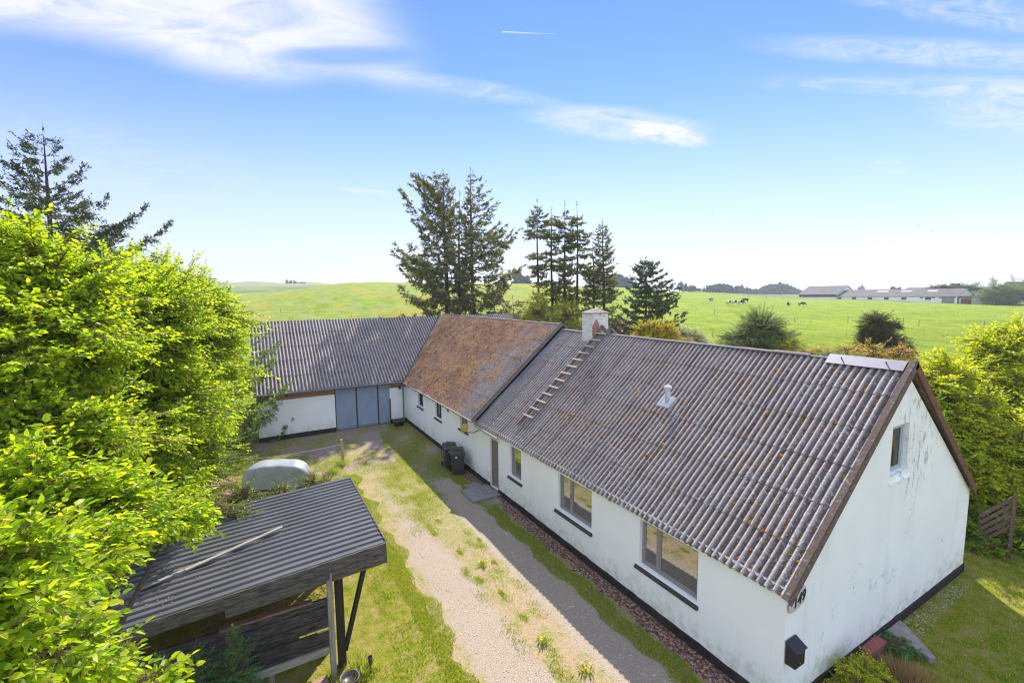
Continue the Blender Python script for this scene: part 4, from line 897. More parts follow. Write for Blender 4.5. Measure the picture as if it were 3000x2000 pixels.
def crown_points(g, ells, n, shell=.55, lump=.22, per=13):
    'twig roots strung along arching boughs that run from each clump centre to its lumpy surface'
    vol = np.array([(e[3]*e[4]*e[5])**.7 for e in ells]); cnt = np.maximum(2, (vol/vol.sum()*n/per).astype(int)); P, O, BA, BB, BM = [], [], [], [], []
    for e, c in zip(ells, cnt):
        d = rdir(g, c); d[:, 2] = np.where(d[:, 2] < -.3, d[:, 2]*.5, d[:, 2]); d = norm(d); ph = g.uniform(0, 6.28, 6)
        lu = 1+lump*(np.sin(4*d[:, 0]+ph[0])*np.sin(4.5*d[:, 1]+ph[1])+.6*np.sin(8*d[:, 2]+ph[2]+3*d[:, 0])*np.sin(7*d[:, 0]+ph[3]))+g.normal(0, .20, c)
        R3 = np.array(e[3:6]); c0 = np.array(e[:3])+d*R3*g.uniform(0, .25, (c, 1)); end = np.array(e[:3])+d*R3*lu[:, None]
        rm = R3.mean(); mid = (c0+end)/2+np.array([0, 0, .13*rm])+g.normal(0, .06*rm, (c, 3)); end[:, 2] -= .06*rm
        f = 1-shell*1.25*g.random((c, per))**1.25; f = np.clip(f, .05, 1)[..., None]
        q = c0[:, None]*(1-f)**2+2*mid[:, None]*f*(1-f)+end[:, None]*f**2
        dr = norm(end-mid); sd = norm(np.cross(dr, [0, 0, 1.0])+g.normal(0, .12, (c, 3)))
        sgn = np.where(np.arange(per) % 2, 1, -1)[None, :, None]
        o = norm(dr[:, None]*.9+sd[:, None]*sgn*g.uniform(.2, 1.2, (c, per, 1))*(1.15-f)*2.2+g.normal(0, .15, (c, per, 3)))
        q = q+g.normal(0, .035*rm, (c, per, 3))
        P.append(q.reshape(-1, 3)); O.append(o.reshape(-1, 3)); BA.append(c0); BB.append(end); BM.append((c0+end)/4+mid/2)
    return np.concatenate(P), np.concatenate(O), (np.concatenate(BA), np.concatenate(BB), np.concatenate(BM))
def clip_cam(P, rad=1.3): return np.linalg.norm(P-CAM, axis=1) > rad
def leafy(name, base, ells, nt, per, L, m, label, cat, group=None, seed=1, twig=.45, wr=.62, up=.35, droop=.25, trunk_r=.12, bark=None, flat=.75, lump=.34, shell=.72, bper=13, keep=None, limbs=True, lvar=.25, twigm=None, crown='crown'):
    'broadleaf tree or shrub: trunk and limbs to each clump, twigs over the clumps, leaves set alternately along each twig'
    g = np.random.default_rng(seed); base = np.array(base, float)
    root = empty(name, base, label, cat, group); root['world'] = True
    P, O, K = crown_points(g, ells, nt, shell, lump, bper)
    if keep is not None: k = keep(P); P, O = P[k], O[k]
    n = len(P); D = norm(O*1.0+rdir(g, n)*.32+np.array([0, 0, up*.45])); T_ = g.uniform(.6, 1.25, n)*twig; E_ = P+D*T_[:, None]; E_[:, 2] -= droop*T_*.4
    if limbs:
        mb = MB(); fork = base+np.array([0, 0, max(.3, .35*(np.mean([e[2] for e in ells])-base[2]))])
        mb.tube([base-[0, 0, .2], (base+fork)/2+g.normal(0, .04, 3), fork], [trunk_r*1.25, trunk_r, trunk_r*.85], 9)
        for e in ells:
            c = np.array(e[:3]); md = (fork+c)/2+g.normal(0, .15, 3)+[0, 0, .15]; mb.tube([fork-[0, 0, .1], md, c], [trunk_r*.7, trunk_r*.45, trunk_r*.2], 6)
            for q in range(5):
                d = rdir(g, 1)[0]*np.array(e[3:6])*.85; d[2] = abs(d[2]) if g.random() < .75 else d[2]; mb.tube([c, c+d*.55+[0, 0, .05], c+d], [trunk_r*.2, trunk_r*.12, trunk_r*.04], 4, cap=False)
        mb.build('trunk', bark or M_BARK, root, smooth=True)
    if keep is not None: pass
    A = P-D*T_[:, None]*.6
    stems('twigs', A, E_, .006+.004*T_, .0025, twigm or M_TWIG, root, mid=P+np.array([0, 0, .02]))
    if len(K[0]) and limbs: stems('boughs', K[0], K[1], (.016+.10*trunk_r), .006, bark or M_BARK, root, mid=K[2])
    t = (np.arange(per)+.6)/per; LP = P[:, None]+(E_-P)[:, None]*t[None, :, None]; LP[..., 2] -= .0
    side = norm(np.cross(D, np.array([0, 0, 1.0])+rdir(g, n)*.3)); sg = np.where(np.arange(per) % 2, 1, -1)[None, :, None]
    LD = D[:, None]*.55+side[:, None]*sg*.85+g.normal(0, .22, (n, per, 3)); LD[..., 2] -= droop; LD[:, -1] = D
    LN = np.array([0, 0, 1.0])*flat+g.normal(0, .38, (n, per, 3))+O[:, None]*(1-flat)
    LP = LP.reshape(-1, 3); LD = LD.reshape(-1, 3); LN = LN.reshape(-1, 3)
    k = clip_cam(LP, 1.6)
    leaves(crown, LP[k], LD[k], LN[k], L*g.uniform(1-lvar, 1+lvar, k.sum())*np.repeat(g.uniform(.72, 1.2, n), per)[k], wr, m, root)
    return root
def spruce(base, top, rfun, label, group=None, seed=1, m=None, zc=.08, dens=1.0, name='spruce', whorl=.42, lean=None, sprays=.16, nb=5, lw=.085, asym=None, gap=0.0, trunk_r=None, up=.30, upf=None):
    'spruce: straight trunk, whorls of arching limbs, hanging side sprays of needles'
    g = np.random.default_rng(seed); base = np.array(base, float); top = np.array(top, float); H = top[2]-base[2]
    root = empty(name, base, label, 'tree', group); root['world'] = True
    tr = trunk_r or .012*H+.04; mb = MB()
    k = [base+(top-base)*s+np.array([.08*math.sin(5*s+seed), .08*math.cos(4*s+seed), 0])*min(1, 4*s*(1-s)) for s in np.linspace(0, 1, 9)]
    k[0] = base-[0, 0, .4]; mb.tube(k, [tr*(1-s)**.8+.012 for s in np.linspace(0, 1, 9)], 8)
    BA, BB, BR_ = [], [], []; SP, SD, SL_ = [], [], []
    z = zc*H
    while z < H*.985:
        s = z/H; c = base+(top-base)*s; az0 = g.uniform(0, 6.28); n_ = nb if s < .93 else 4
        if g.random() < gap: z += whorl*1.2; continue
        for b in range(n_):
            az = az0+b*6.283/n_+g.normal(0, .3); dr = np.array([math.cos(az), math.sin(az), 0]); Rr = rfun(s)*g.uniform(.55, 1.18)
            if asym is not None: Rr *= asym(dr, s)
            if Rr < .12: continue
            up0 = (upf(s)+g.normal(0, .12)) if upf else up*(1 if s > .5 else .6)+.5*max(0, s-.8)/.2; m_ = max(4, int(Rr/.22)); pts = [c]
            for q in range(1, m_+1):
                f = q/m_; zz = Rr*(up0*f-.42*math.sin(math.pi*f*.8)*(1-s)*.9+.12*f**3); pts.append(c+dr*Rr*f+np.array([0, 0, min(zz, (top[2]-c[2])*.82*f)])+g.normal(0, .03, 3))
            pts = np.array(pts); th_ = tr*.28*(1-s)+.012
            for q in range(m_): BA.append(pts[q]); BB.append(pts[q+1]); BR_.append(max(.006, th_*(1-q/m_)))
            # side twigs in the plane of the limb
            Lb = np.linalg.norm(np.diff(pts, axis=0), axis=1).sum(); nt = int(Lb/sprays*dens*1.35)
            for f in g.random(nt)**.75:
                if f < .30 and g.random() < .75: continue
                x = f*m_; q = min(int(x), m_-1); p = pts[q]+(pts[q+1]-pts[q])*(x-q); al = norm(pts[q+1]-pts[q])
                sd = np.cross(al, [0, 0, 1.0])*(1 if g.random() < .5 else -1); tl = min(.95, (.22+.22*Rr*(1-f*.8)))*g.uniform(.6, 1.3)
                d = norm(al*.65+sd*g.uniform(.4, 1.0)+np.array([0, 0, -g.uniform(0, .55)*(1-s*.6)])); SP.append(p); SD.append(d); SL_.append(tl)
                if tl > .25:
                    for _ in range(int(tl/.11)):
                        e = g.uniform(.2, .95); SP.append(p+d*tl*e); SD.append(norm(d*.7+rdir(g, 1)[0]*.6+[0, 0, -.25])); SL_.append(tl*g.uniform(.25, .5))
            SP.append(pts[-1]); SD.append(norm(pts[-1]-pts[-2])); SL_.append(.28)
        z += whorl*g.uniform(.65, 1.3)
    SP.append(top); SD.append(np.array([0, 0, 1.0])); SL_.append(.5)
    lv, lf = stems(None, np.array(BA), np.array(BB), np.array(BR_), np.array(BR_)*.85, M_SPRUCEBARK, root)
    mb.add(lv.tolist(), lf.tolist()); mb.build('trunk', M_SPRUCEBARK, root)
    SP, SD, SL_ = np.array(SP), np.array(SD), np.array(SL_); N = len(SP)
    # needles along each spray as short bristles
    nn = 7; f = (np.arange(nn)+.3)/nn; P = SP[:, None]+SD[:, None]*(SL_[:, None]*f[None])[..., None]; dd = norm(SD[:, None]*.75+g.normal(0, .55, (N, nn, 3)))
    P = P.reshape(-1, 3); dd = dd.reshape(-1, 3); LL = np.repeat(np.clip(SL_*.42, .08, .17), nn)*g.uniform(.7, 1.3, N*nn)
    leaves('crown', P, dd, g.normal(0, 1, P.shape)+[0, 0, .6], LL, lw/.13, m or M_NEEDLE, root, kind='quad')
    return root
def gz_(p): p = np.array(p, float); return np.array([p[0], p[1], Tz(p[0], p[1])])
def foot(px, depth, py=700): return gz_(at(px, py, depth))

def E_(*cl):
    'clumps given as (px, py, depth, radius, squash)'
    return [(*at(a, b, d), r, r, r*(q[0] if q else .85)) for a, b, d, r, *q in cl]
# ---------------------------------------------------------------- leafy trees on the left
GL = 'young elms along the left of the yard'
leafy('elm_tree', gz_(at(360, 900, 16.5)), E_((465, 725, 15.5, 1.15), (415, 690, 16, 1.3), (455, 845, 15, .95), (400, 820, 15, 1.8), (440, 950, 14.5, 1.0), (350, 680, 16, 1.4), (400, 1060, 14, 1.1)), 15000, 8, .098, M_ELM,
      'farthest light green elm, its crown ending against the barn roof', 'tree', GL, 1, twig=.42, trunk_r=.16)
leafy('elm_tree', gz_(at(240, 900, 12)), E_((250, 665, 11.5, 1.15), (330, 720, 12, 1.35), (270, 800, 11, 1.5), (370, 930, 11.5, 1.45), (280, 1010, 10.5, 1.2), (310, 1120, 10.5, 1.1), (180, 930, 11, 1.3), (380, 1150, 10.8, .7)), 15000, 8, .097, M_ELM,
      'broad bright green elm overhanging the back of the black shed roof', 'tree', GL, 2, twig=.42, trunk_r=.17)
leafy('elm_tree', gz_(at(60, 900, 9)), E_((110, 655, 9, 1.0), (10, 655, 8.5, 1.0), (120, 780, 8.5, 1.2), (30, 850, 8, 1.2), (170, 1020, 8, 1.1), (60, 1050, 7.2, 1.0), (-120, 800, 8, 1.4)), 12500, 8, .096, M_ELM,
      'lime green elm filling the left edge in front of the tall spruce', 'tree', GL, 3, twig=.42, trunk_r=.15)
leafy('elm_tree', gz_(at(60, 1300, 5.6)), E_((60, 1190, 5.8, .85), (190, 1200, 6.4, .8), (305, 1185, 7.4, .6, .55), (400, 1190, 7.8, .42, .45), (80, 1330, 5.0, .6), (140, 1280, 5.7, .50, .5), (-100, 1300, 5.2, .9), (0, 1450, 4.2, .5)), 6800, 8, .105, M_ELM,
      'near elm with big fresh leaves reaching over the left end of the shed roof', 'tree', GL, 4, twig=.36, trunk_r=.10, flat=.85)
leafy('elm_tree', gz_(at(-250, 1500, 3.6)), E_((40, 1540, 3.3, .42, .7), (130, 1590, 3.6, .30, .6), (250, 1575, 3.75, .20, .4), (340, 1560, 3.9, .14, .4), (-120, 1500, 3.2, .5), (-60, 1350, 3.4, .45), (290, 1500, 3.9, .12, .5)), 1900, 8, .088, M_ELM,
      'nearest elm, single leafy branches in the bottom left corner', 'tree', GL, 5, twig=.30, trunk_r=.05, flat=.8)
# lower, darker understorey
leafy('shrub', gz_(at(380, 1000, 15)), E_((440, 1040, 15.5, .8), (400, 1060, 14, 1.2), (300, 1120, 13, 1.5), (180, 1150, 11, 1.4)), 9000, 8, .07, M_ELMDEEP,
      'mid green undergrowth below the elms beside the lawn', 'shrub', None, 6, trunk_r=.05)
leafy('climbing_shrub', gz_((-10.75, -9.3, 0)), [(-10.7, -8.4, 2.5, .35, .6, .32), (-10.75, -9.5, 2.5, .45, .8, .42), (-10.9, -10.8, 2.5, .7, 1.0, .6), (-10.7, -7.6, 2.6, .22, .45, .26), (-10.1, -10.3, 2.75, .7, .9, .14), (-10.2, -11.6, 2.7, .9, 1.0, .3)], 5200, 8, .045, M_IVY,
      'glossy creeper spilling over the far edge of the black shed roof', 'shrub', None, 7, twig=.28, trunk_r=.03)
leafy('withered_shrub', gz_((-12.1, -7.1, 0)), [(-11.6, -7.25, 2.1, .45, .5, .55), (-12.0, -7.0, 1.2, .5, .5, .7)], 1300, 6, .05, leafmat('withered_leaf', [(.14, .08, .03), (.25, .15, .05), (.22, .20, .03), (.30, .20, .08)], .3),
      'half withered brown and green shrub behind the far corner of the shed', 'shrub', None, 8, twig=.25, trunk_r=.02)
leafy('elder_shrub', gz_((-5.3, -10.9, 0)), [(-5.35, -10.6, 1.15, .35, .42, .75), (-5.2, -11.0, .7, .5, .5, .6)], 1000, 9, .075, M_ELDER,
      'dark green shrub growing up the shaded front of the shed, left of the other', 'shrub', 'shrubs in front of the shed', 9, twig=.32, trunk_r=.03, wr=.4)
leafy('elder_shrub', gz_((-5.3, -9.6, 0)), [(-5.4, -9.75, 1.0, .35, .42, .85), (-5.2, -9.6, .45, .45, .5, .5)], 1100, 9, .065, M_ELDER,
      'dark green shrub growing up the shaded front of the shed, next to the grey rail', 'shrub', 'shrubs in front of the shed', 10, twig=.30, trunk_r=.03, wr=.4)

# ---------------------------------------------------------------- spruces
spruce(gz_(at(100, 700, 21)), at(100, 312, 21), lambda s: min(3.9, 10.5*(1-s))+.12, 'tall dark spruce with cones rising above the elms on the left', None, 41, M_NEEDLED, dens=1.6, whorl=.62, nb=5, lw=.05, up=.45, zc=.45)
spruce(gz_(at(455, 800, 25)), at(470, 640, 25), lambda s: 3.2*(1-s)**.6+.3, 'spruce behind the elms whose low boughs reach over the barn roof corner', None, 42, M_NEEDLEG, dens=1.2, whorl=.5, nb=6, lw=.055, up=.25, zc=.08,
       asym=lambda d, s: 1.45 if (d[0]*HR[0]+d[1]*HR[1] > .55 and s < .6) else .85)
G1 = 'bare trunked spruces behind the house roofs'
toright = lambda k, lo, hi: (lambda d, s: lo+(hi-lo)*(.5+.5*(d[0]*HR[0]+d[1]*HR[1])*k))
spruce(foot(1026, 46), at(1018, 402, 46), lambda s: 5.4 if s < .45 else (5.4-3.2*(s-.45)/.45 if s < .9 else .25+1.95*(1-s)/.1), 'leftmost tall spruce of the big clump, with long boughs sweeping left', G1, 43, M_NEEDLE, dens=.85, whorl=.62, nb=5, lw=.10, sprays=.13, upf=lambda s: .05+.85*min(1, max(0, (s-.25)/.5)), asym=toright(1, 1.22, .45), zc=.03, trunk_r=.30)
spruce(foot(1052, 47), at(1056, 452, 47), lambda s: 2.3*(1-s)**.5+.3, 'shorter middle spruce of the big clump behind the barn ridge', G1, 44, M_NEEDLE, dens=.8, whorl=.8, lw=.10, zc=.03, trunk_r=.22, gap=.15)
spruce(foot(1090, 46), at(1080, 396, 46), lambda s: 4.4 if s < .5 else .2+4.2*((1-s)/.5)**.8, 'tallest spruce of the big clump, on its right side with a pointed top', G1, 45, M_NEEDLE, dens=.78, whorl=.55, nb=5, lw=.10, upf=lambda s: .1+.45*s, asym=toright(1, .45, 1.15), zc=.03, trunk_r=.28)
for i, (px, py, r_, lab, dp) in enumerate(((1234, 470, 1.1, 'first slim spruce right of the big clump, with a thin ragged top', 47), (1267, 484, 1.1, 'second of the slim bare spruces, dark and narrow', 48), (1297, 474, 1.35, 'third of the slim bare spruces with sparse foliage halfway down', 47),
                                       (1325, 474, 1.5, 'fourth slim spruce, its straight bare trunk in clear view', 46.5), (1361, 560, 1.2, 'small thin spruce between two taller ones above the chimney', 48), (1384, 514, 2.7, 'last spruce of the slim row, wider and pointed, above the chimney', 46))):
    spruce(foot(px+4, dp), at(px, py, dp), (lambda r_, i_: (lambda s: r_*(.35+.75*abs(math.sin(6*s+i_*1.3)))*min(1, (1-s)*9)**.5*(1.5 if s < .35 else 1)+.10))(r_, i) if i < 5 else (lambda s: 3.0*(1-s)**.75+.1), lab, 'slim spruces behind the ridge', 50+i, M_NEEDLE, dens=1.5 if i < 5 else 1.3, whorl=.36, nb=6, lw=.09, gap=.30 if i < 5 else .05, zc=.05, trunk_r=.19, upf=(lambda s: -.25+.6*max(0, s-.5)) if i < 5 else None)
spruce(foot(1484, 42), at(1483, 600, 42), lambda s: 3.9*(1-s)**.62+.2, 'bushy brownish spruce standing alone right of the chimney', G1, 60, M_NEEDLED, dens=1.3, whorl=.42, nb=6, lw=.10, up=.20, zc=.02, asym=toright(1, .85, 1.25))
spruce(foot(1400, 41), at(1405, 735, 41), lambda s: 2.8*(1-s)**.4+.2, 'low brown spruce top directly behind the chimney', G1, 61, M_NEEDLEB, dens=1.0, whorl=.5, nb=5, lw=.09, zc=.2)
spruce(foot(1190, 43), at(1178, 690, 43), lambda s: 2.6*(1-s)**.4+.2, 'thin low spruce between the two rows', G1, 62, M_NEEDLEB, dens=.5, whorl=.6, nb=5, lw=.08, zc=.2)

# ---------------------------------------------------------------- shrubs behind the roof and on the right
def bush(px0, py0, dp, ells, n, per, L, m, label, cat='shrub', name='shrub', seed=1, **k):
    k.setdefault('lump', .16); k.setdefault('shell', .40); k.setdefault('bper', 4)
    return leafy(name, foot(px0, dp, py0), E_(*ells), n, per, L, m, label, cat, k.pop('group', None), seed, **k)
bush(1255, 760, 38, [(1240, 722, 38, 1.2, 1.2), (1300, 730, 38, 1.2, 1.1), (1195, 750, 38, 1.3, .8), (1260, 800, 38, 2.2), (1330, 770, 37, .8)], 3600, 7, .10, M_WILLOW, 'lime green willow bush showing above the mossy ridge', seed=71, twig=.7, wr=.35, trunk_r=.05, up=.9)
bush(1502, 800, 26.5, [(1478, 765, 26.5, .50, 1.2), (1502, 762, 26.5, .5, 1.2), (1530, 765, 26.5, .55, 1.1), (1500, 800, 26.5, 1.25), (1555, 795, 26.5, .7)], 6000, 8, .055, M_GOLD, 'golden yellow conifer bush peeping over the ridge', seed=72, twig=.22, wr=.5, trunk_r=.06, up=.5, droop=.05)
bush(1590, 800, 29, [(1585, 780, 29, .75), (1560, 768, 29, .5), (1610, 795, 29, .6)], 2000, 7, .06, M_BLOSSOM, 'shrub covered in white blossom beside the golden conifer', seed=73, twig=.3, trunk_r=.03)
bush(1745, 800, 29, [(1745, 765, 29, 1.35, 1.1), (1715, 790, 29, 1.3), (1785, 790, 29, 1.25), (1750, 830, 29, 2.0), (1690, 800, 29, .5)], 9000, 8, .075, M_OLIVE, 'rounded grey green bush standing alone beyond the ridge', seed=74, twig=.35, wr=.4, trunk_r=.10, up=.6)
bush(1810, 800, 27, [(1812, 800, 27, .6), (1830, 815, 27, .6)], 900, 7, .06, M_HAWTHORN, 'small thin shrub at the right foot of the grey green bush', seed=75, twig=.35, trunk_r=.03)
bush(2020, 800, 27, [(2012, 745, 27, .68, 1.1), (2000, 770, 27, .7), (2020, 795, 27, 1.1), (2050, 800, 27, .9), (2055, 748, 27, .38)], 7000, 8, .05, M_DARKCON, 'small dark conifer with two rounded tops out on the field side', 'tree', 'conifer', seed=76, twig=.2, wr=.5, trunk_r=.10, up=.4)
bush(1960, 820, 22, [(1880, 818, 21, .65, .5), (1940, 812, 21.5, .7, .5), (2000, 812, 21.5, .75, .6), (2060, 815, 21, .6, .6), (1850, 822, 21, .4, .4)], 1000, 7, .07, M_COPPER, 'copper leaved fruit bush along the ridge line', seed=77, twig=.4, trunk_r=.04, up=.5)
bush(1930, 825, 20, [(1905, 825, 20, .5, .5), (1950, 828, 20, .5, .5)], 900, 7, .06, M_OLIVE, 'pale green rose bush mixed in front of the copper one', seed=78, twig=.3, trunk_r=.03)
GH = 'hedge trees along the right side'
leafy('hawthorn_tree', foot(2300, 21, 900), E_((2290, 840, 21, 1.35), (2225, 870, 20.5, 1.0), (2345, 830, 21, 1.3), (2280, 790, 21.5, .9), (2345, 775, 21.5, .8), (2330, 960, 20, 2.0), (2440, 860, 21, 2.2)), 10000, 8, .125, M_HAWTHORN, 'tall yellow green hawthorn at the back of the right hand hedge', 'tree', GH, 81, trunk_r=.12)
leafy('hawthorn_tree', foot(2190, 18.5, 900), E_((2180, 860, 19, .8), (2150, 880, 18.5, .7), (2200, 950, 18, 1.1), (2230, 1050, 17, 1.3), (2170, 1000, 18, 1.3), (2215, 1130, 16.5, 1.0)), 8000, 8, .115, M_HAWTHORN, 'rounded hawthorn showing directly behind the gable edge', 'tree', GH, 82, trunk_r=.10)
leafy('hawthorn_tree', foot(2330, 16, 1000), E_((2330, 1060, 16.5, 1.5), (2280, 1140, 16, 1.0), (2370, 1180, 15, 1.2), (2480, 1050, 16, 2)), 8500, 8, .105, M_HAWTHORN, 'wide hawthorn nearest the slatted rack, leaves down to the grass', 'tree', GH, 83, trunk_r=.10)
leafy('shrub', gz_((-.6, 12.8, 0)), [(-.9, 13.4, .9, .9, .8, .9), (-.2, 12.6, .5, .7, .6, .5), (.9, 13.0, .6, .8, .6, .6), (1.8, 13.6, 1.0, 1, .8, 1), (.1, 11.75, .35, .5, .25, .45), (-1.6, 12.2, 1.2, .7, 1.0, 1.3), (-2.4, 13.2, 2.6, 1.0, 1.1, 1.8)], 4500, 8, .075, M_ELMDEEP, 'dark undergrowth at the foot of the right hand hedge', 'shrub', None, 84, trunk_r=.03, twig=.3)
leafy('shrub', gz_((.75, 1.95, 0)), [(.62, 1.95, .42, .36, .42, .42), (.85, 2.35, .35, .3, .3, .3)], 900, 8, .06, M_HAWTHORN, 'small leafy green shrub growing at the gable foot below the mailbox', 'shrub', None, 85, trunk_r=.02, twig=.2, wr=.4)
leafy('ivy', gz_((.5, 4.2, 0)), [(.45, 4.1, .12, .3, .38, .18)], 260, 7, .055, M_ELDER, 'clump of dark ivy in the hollow beside the grey slab', 'plant', None, 86, trunk_r=.01, twig=.18)
# slatted wooden rack leaning in the hedge
rk = empty('slatted_rack', (.0, 12.0, 0), 'weathered rack of sloping slats leaning in the hedge beyond the gable', 'rack'); rk['world'] = True
for i in range(5):
    mb = MB(); z0 = 1.15-.24*i; mb.beam((-.22, 11.95, z0), (.48, 12.15, z0+.88), .05, .10); mb.build('slat', M_VERGE, rk)
for x, z0, z1 in ((-.25, -.1, 1.25), (.5, .0, 2.1)):
    mb = MB(); mb.beam((x, 12.05, z0), (x, 12.12, z1), .08, .08, (1, 0, 0)); mb.build('post', M_VERGE, rk)

# ---------------------------------------------------------------- black shed in front
shed = empty('shed', (-8, -10, 0), 'open black tarred shed with a ribbed black metal roof', 'shed'); shed['world'] = True
X0, X1, Y0, Y1, ZR, SG = -10.35, -5.8, -15.0, -6.5, 2.79, .062
def zr(y): return ZR+(y-Y1)*SG
V = []; ribs = []; x = X1; pr = .235
prof = []
while x > X0+.01:
    prof += [(x, .0), (x-.018, .042), (x-.045, .042), (x-.063, .0), (x-pr+.001, .0)]; x -= pr
prof = np.array(prof); ys = np.array([Y1, -8.5, -11, Y0])
V = np.array([(a, y, zr(y)+.03+h+.012*math.sin(a*1.3+y)) for y in ys for a, h in prof]); k = len(prof)
F = np.array([(j*k+i, j*k+i+1, (j+1)*k+i+1, (j+1)*k+i) for j in range(len(ys)-1) for i in range(k-1)])
bulk('roof', V, F, M_SHEDROOF, shed)
mb = MB(); mb.beam((X1+.015, Y1, zr(Y1)-.095), (X1+.015, Y0, zr(Y0)-.095), .03, .29); mb.build('fascia_board', M_BLACKWOOD, shed)
mb = MB(); mb.beam((X1+.045, Y1+.0, zr(Y1)-.31), (X1+.045, -9.8, zr(-9.8)-.29), .03, .23); mb.build('fascia_board', M_BLACKWOOD, shed)
mb = MB(); mb.beam((X1-.1, Y1+.012, zr(Y1)-.06), (X0+.05, Y1+.012, zr(Y1)-.06), .02, .24); mb.build('fascia_board', M_BLACKWOOD, shed)
for x in (-6.4, -7.7, -9.0, -10.1): mb = MB(); mb.beam((x, Y1-.05, zr(Y1)-.08), (x, Y0, zr(Y0)-.08), .06, .12); mb.build('rafter', M_BLACKWOOD, shed)
for x, y in ((-6.0, -7.58), (-9.9, -7.5), (-6.0, -12.5), (-9.9, -12.5)):
    mb = MB(); mb.beam((x, y, -.2), (x, y, zr(y)-.12), .17, .17, (1, 0, 0)); mb.build('post', M_BLACKWOODZ, shed)
mb = MB(); mb.beam((-6.0, -7.50, .35), (-6.0, -6.95, 2.40), .09, .12, (1, 0, 0)); mb.build('brace', M_BLACKWOODZ, shed)
mb = MB(); mb.beam((-5.62, -7.82, -.2), (-5.62, -7.82, 2.42), .12, .10, (1, 0, 0)); mb.box((-5.66, -7.80, 2.42), (-5.61, -7.76, 2.56)); mb.build('post', M_GREYWOOD, shed, bevel=.006)['label'] = 'bare grey post at the front corner'
mb = MB(); mb.beam((-5.60, -7.89, .80), (-5.60, -10.3, .80), .05, .16); mb.build('rail', M_GREYWOODX, shed)
mb = MB(); mb.beam((-5.66, -9.05, -.1), (-5.66, -9.05, .72), .10, .08, (1, 0, 0)); mb.build('post', M_GREYWOOD, shed)
# dark plank partition with gaps, sunlit top edge painted as a pale strip
for i, (z0, z1) in enumerate(((.02, .22), (.24, .50), (.58, .82), (.84, 1.12), (1.14, 1.32))):
    mb = MB(); mb.box((-6.72-.01*i, -13.0, z0), (-6.66-.01*i, -7.70, z1)); mb.build('plank', M_BLACKWOOD, shed)
mb = MB(); mb.box((-6.80, -10.0, 1.325), (-6.66, -8.1, 1.37)); mb.build('sunlit_edge', M_PALLET, shed)
mb = MB(); mb.box((-10.2, -15, 0), (-10.14, -7.5, 1.9)); mb.build('rear_boarding', M_BLACKWOOD, shed)
tag(MB().box((-5.72, -8.9, .0), (-5.45, -7.95, .13)).build('plank_pile', M_PALLET, bevel=.01), 'short pale plank lying at the foot of the grey post', 'plank')
g = np.random.default_rng(8); n = 900; P = np.stack([g.uniform(-8.4, -6.9, n), g.uniform(-10.5, -7.6, n), g.uniform(.7, 1.15, n)], -1)
tag(leaves('brushwood', P, rdir(g, n)*[1, 1, .35], rdir(g, n), .35, .05, M_STRAW, None, kind='quad'), 'dry brushwood heaped behind the dark planks of the shed', kind='stuff')
# things on and round the shed
bd = MB(); 
for s_, (a, b) in enumerate((((-8.04, -8.60), (-7.30, -10.60)), ((-7.45, -10.3), (-6.95, -11.9)))):
    bd = MB(); bd.beam((a[0], a[1], zr(a[1])+.12-.03*s_), (b[0], b[1], zr(b[1])+.10-.03*s_), .10, .03)
    tag(bd.build('loose_plank', M_GREYWOODX), ('split grey plank lying across the shed roof ribs', 'second grey plank on the shed roof, half under the elm leaves')[s_], 'plank', 'planks on the shed roof')
sl_ = empty('solar_lamp', (-5.42, -7.05, 0), 'small round solar garden lamp on a stake in the lawn', 'garden lamp')
q = MB(); q.lathe([(.0, .0), (.02, .0), (.02, .22), (.045, .23), (.05, .36), (.06, .37), (.06, .395), (.0, .40)], (0, 0, 0), 14); q.build('lamp_body', M_BLACKPLASTIC, sl_)
q = MB(); q.lathe([(.048, .397), (.048, .403), (0, .403)], (0, 0, 0), 14); q.build('panel', M_GLASS, sl_)
pt_ = empty('flower_pot', (-5.25, -7.55, 0), 'round dark pot of grey gravel at the foot of the grey post', 'pot')
q = MB(); q.lathe([(.14, 0), (.20, .22), (.22, .22), (.22, .25), (.19, .25), (.17, .18), (0, .18)], (0, 0, 0), 20); q.build('pot_body', M_BLACKPLASTIC, pt_, smooth=True)
tag(MB().add([(-5.85, -7.12, .0), (-5.58, -7.08, .0), (-5.55, -7.38, .0), (-5.82, -7.42, 0), (-5.83, -7.14, .06), (-5.60, -7.1, .07), (-5.58, -7.35, .07), (-5.8, -7.39, .06)], [(3, 2, 1, 0), (4, 5, 6, 7), (0, 1, 5, 4), (1, 2, 6, 5), (2, 3, 7, 6), (3, 0, 4, 7)]).build('stone', M_CONC, bevel=.02), 'flat pale stone beside the black corner post', 'stone')

# ---------------------------------------------------------------- grass
def inside(g, n, poly):
    P = np.array(poly, float); lo, hi = P.min(0), P.max(0); X = g.uniform(lo, hi, (n, 2)); c = np.zeros(n, bool); m_ = len(P)
    for i in range(m_):
        a, b = P[i], P[(i+1) % m_]; k = (a[1] > X[:, 1]) != (b[1] > X[:, 1]); xx = (b[0]-a[0])*(X[:, 1]-a[1])/(b[1]-a[1]+1e-12)+a[0]; c ^= k & (X[:, 0] < xx)
    return X[c]
def grass(name, XY, L, wr, m, label, seed, z=0.0, lay=.45):
    g = np.random.default_rng(seed); n = len(XY); P = np.column_stack([XY, T(XY[:, 0], XY[:, 1])+z]); D = norm(np.column_stack([g.normal(0, lay, n), g.normal(0, lay, n), np.ones(n)]))
    return tag(leaves(name, P, D, rdir(g, n), L*g.uniform(.5, 1.4, n), wr, m, None, kind='tri'), label, kind='stuff')
g = np.random.default_rng(12)
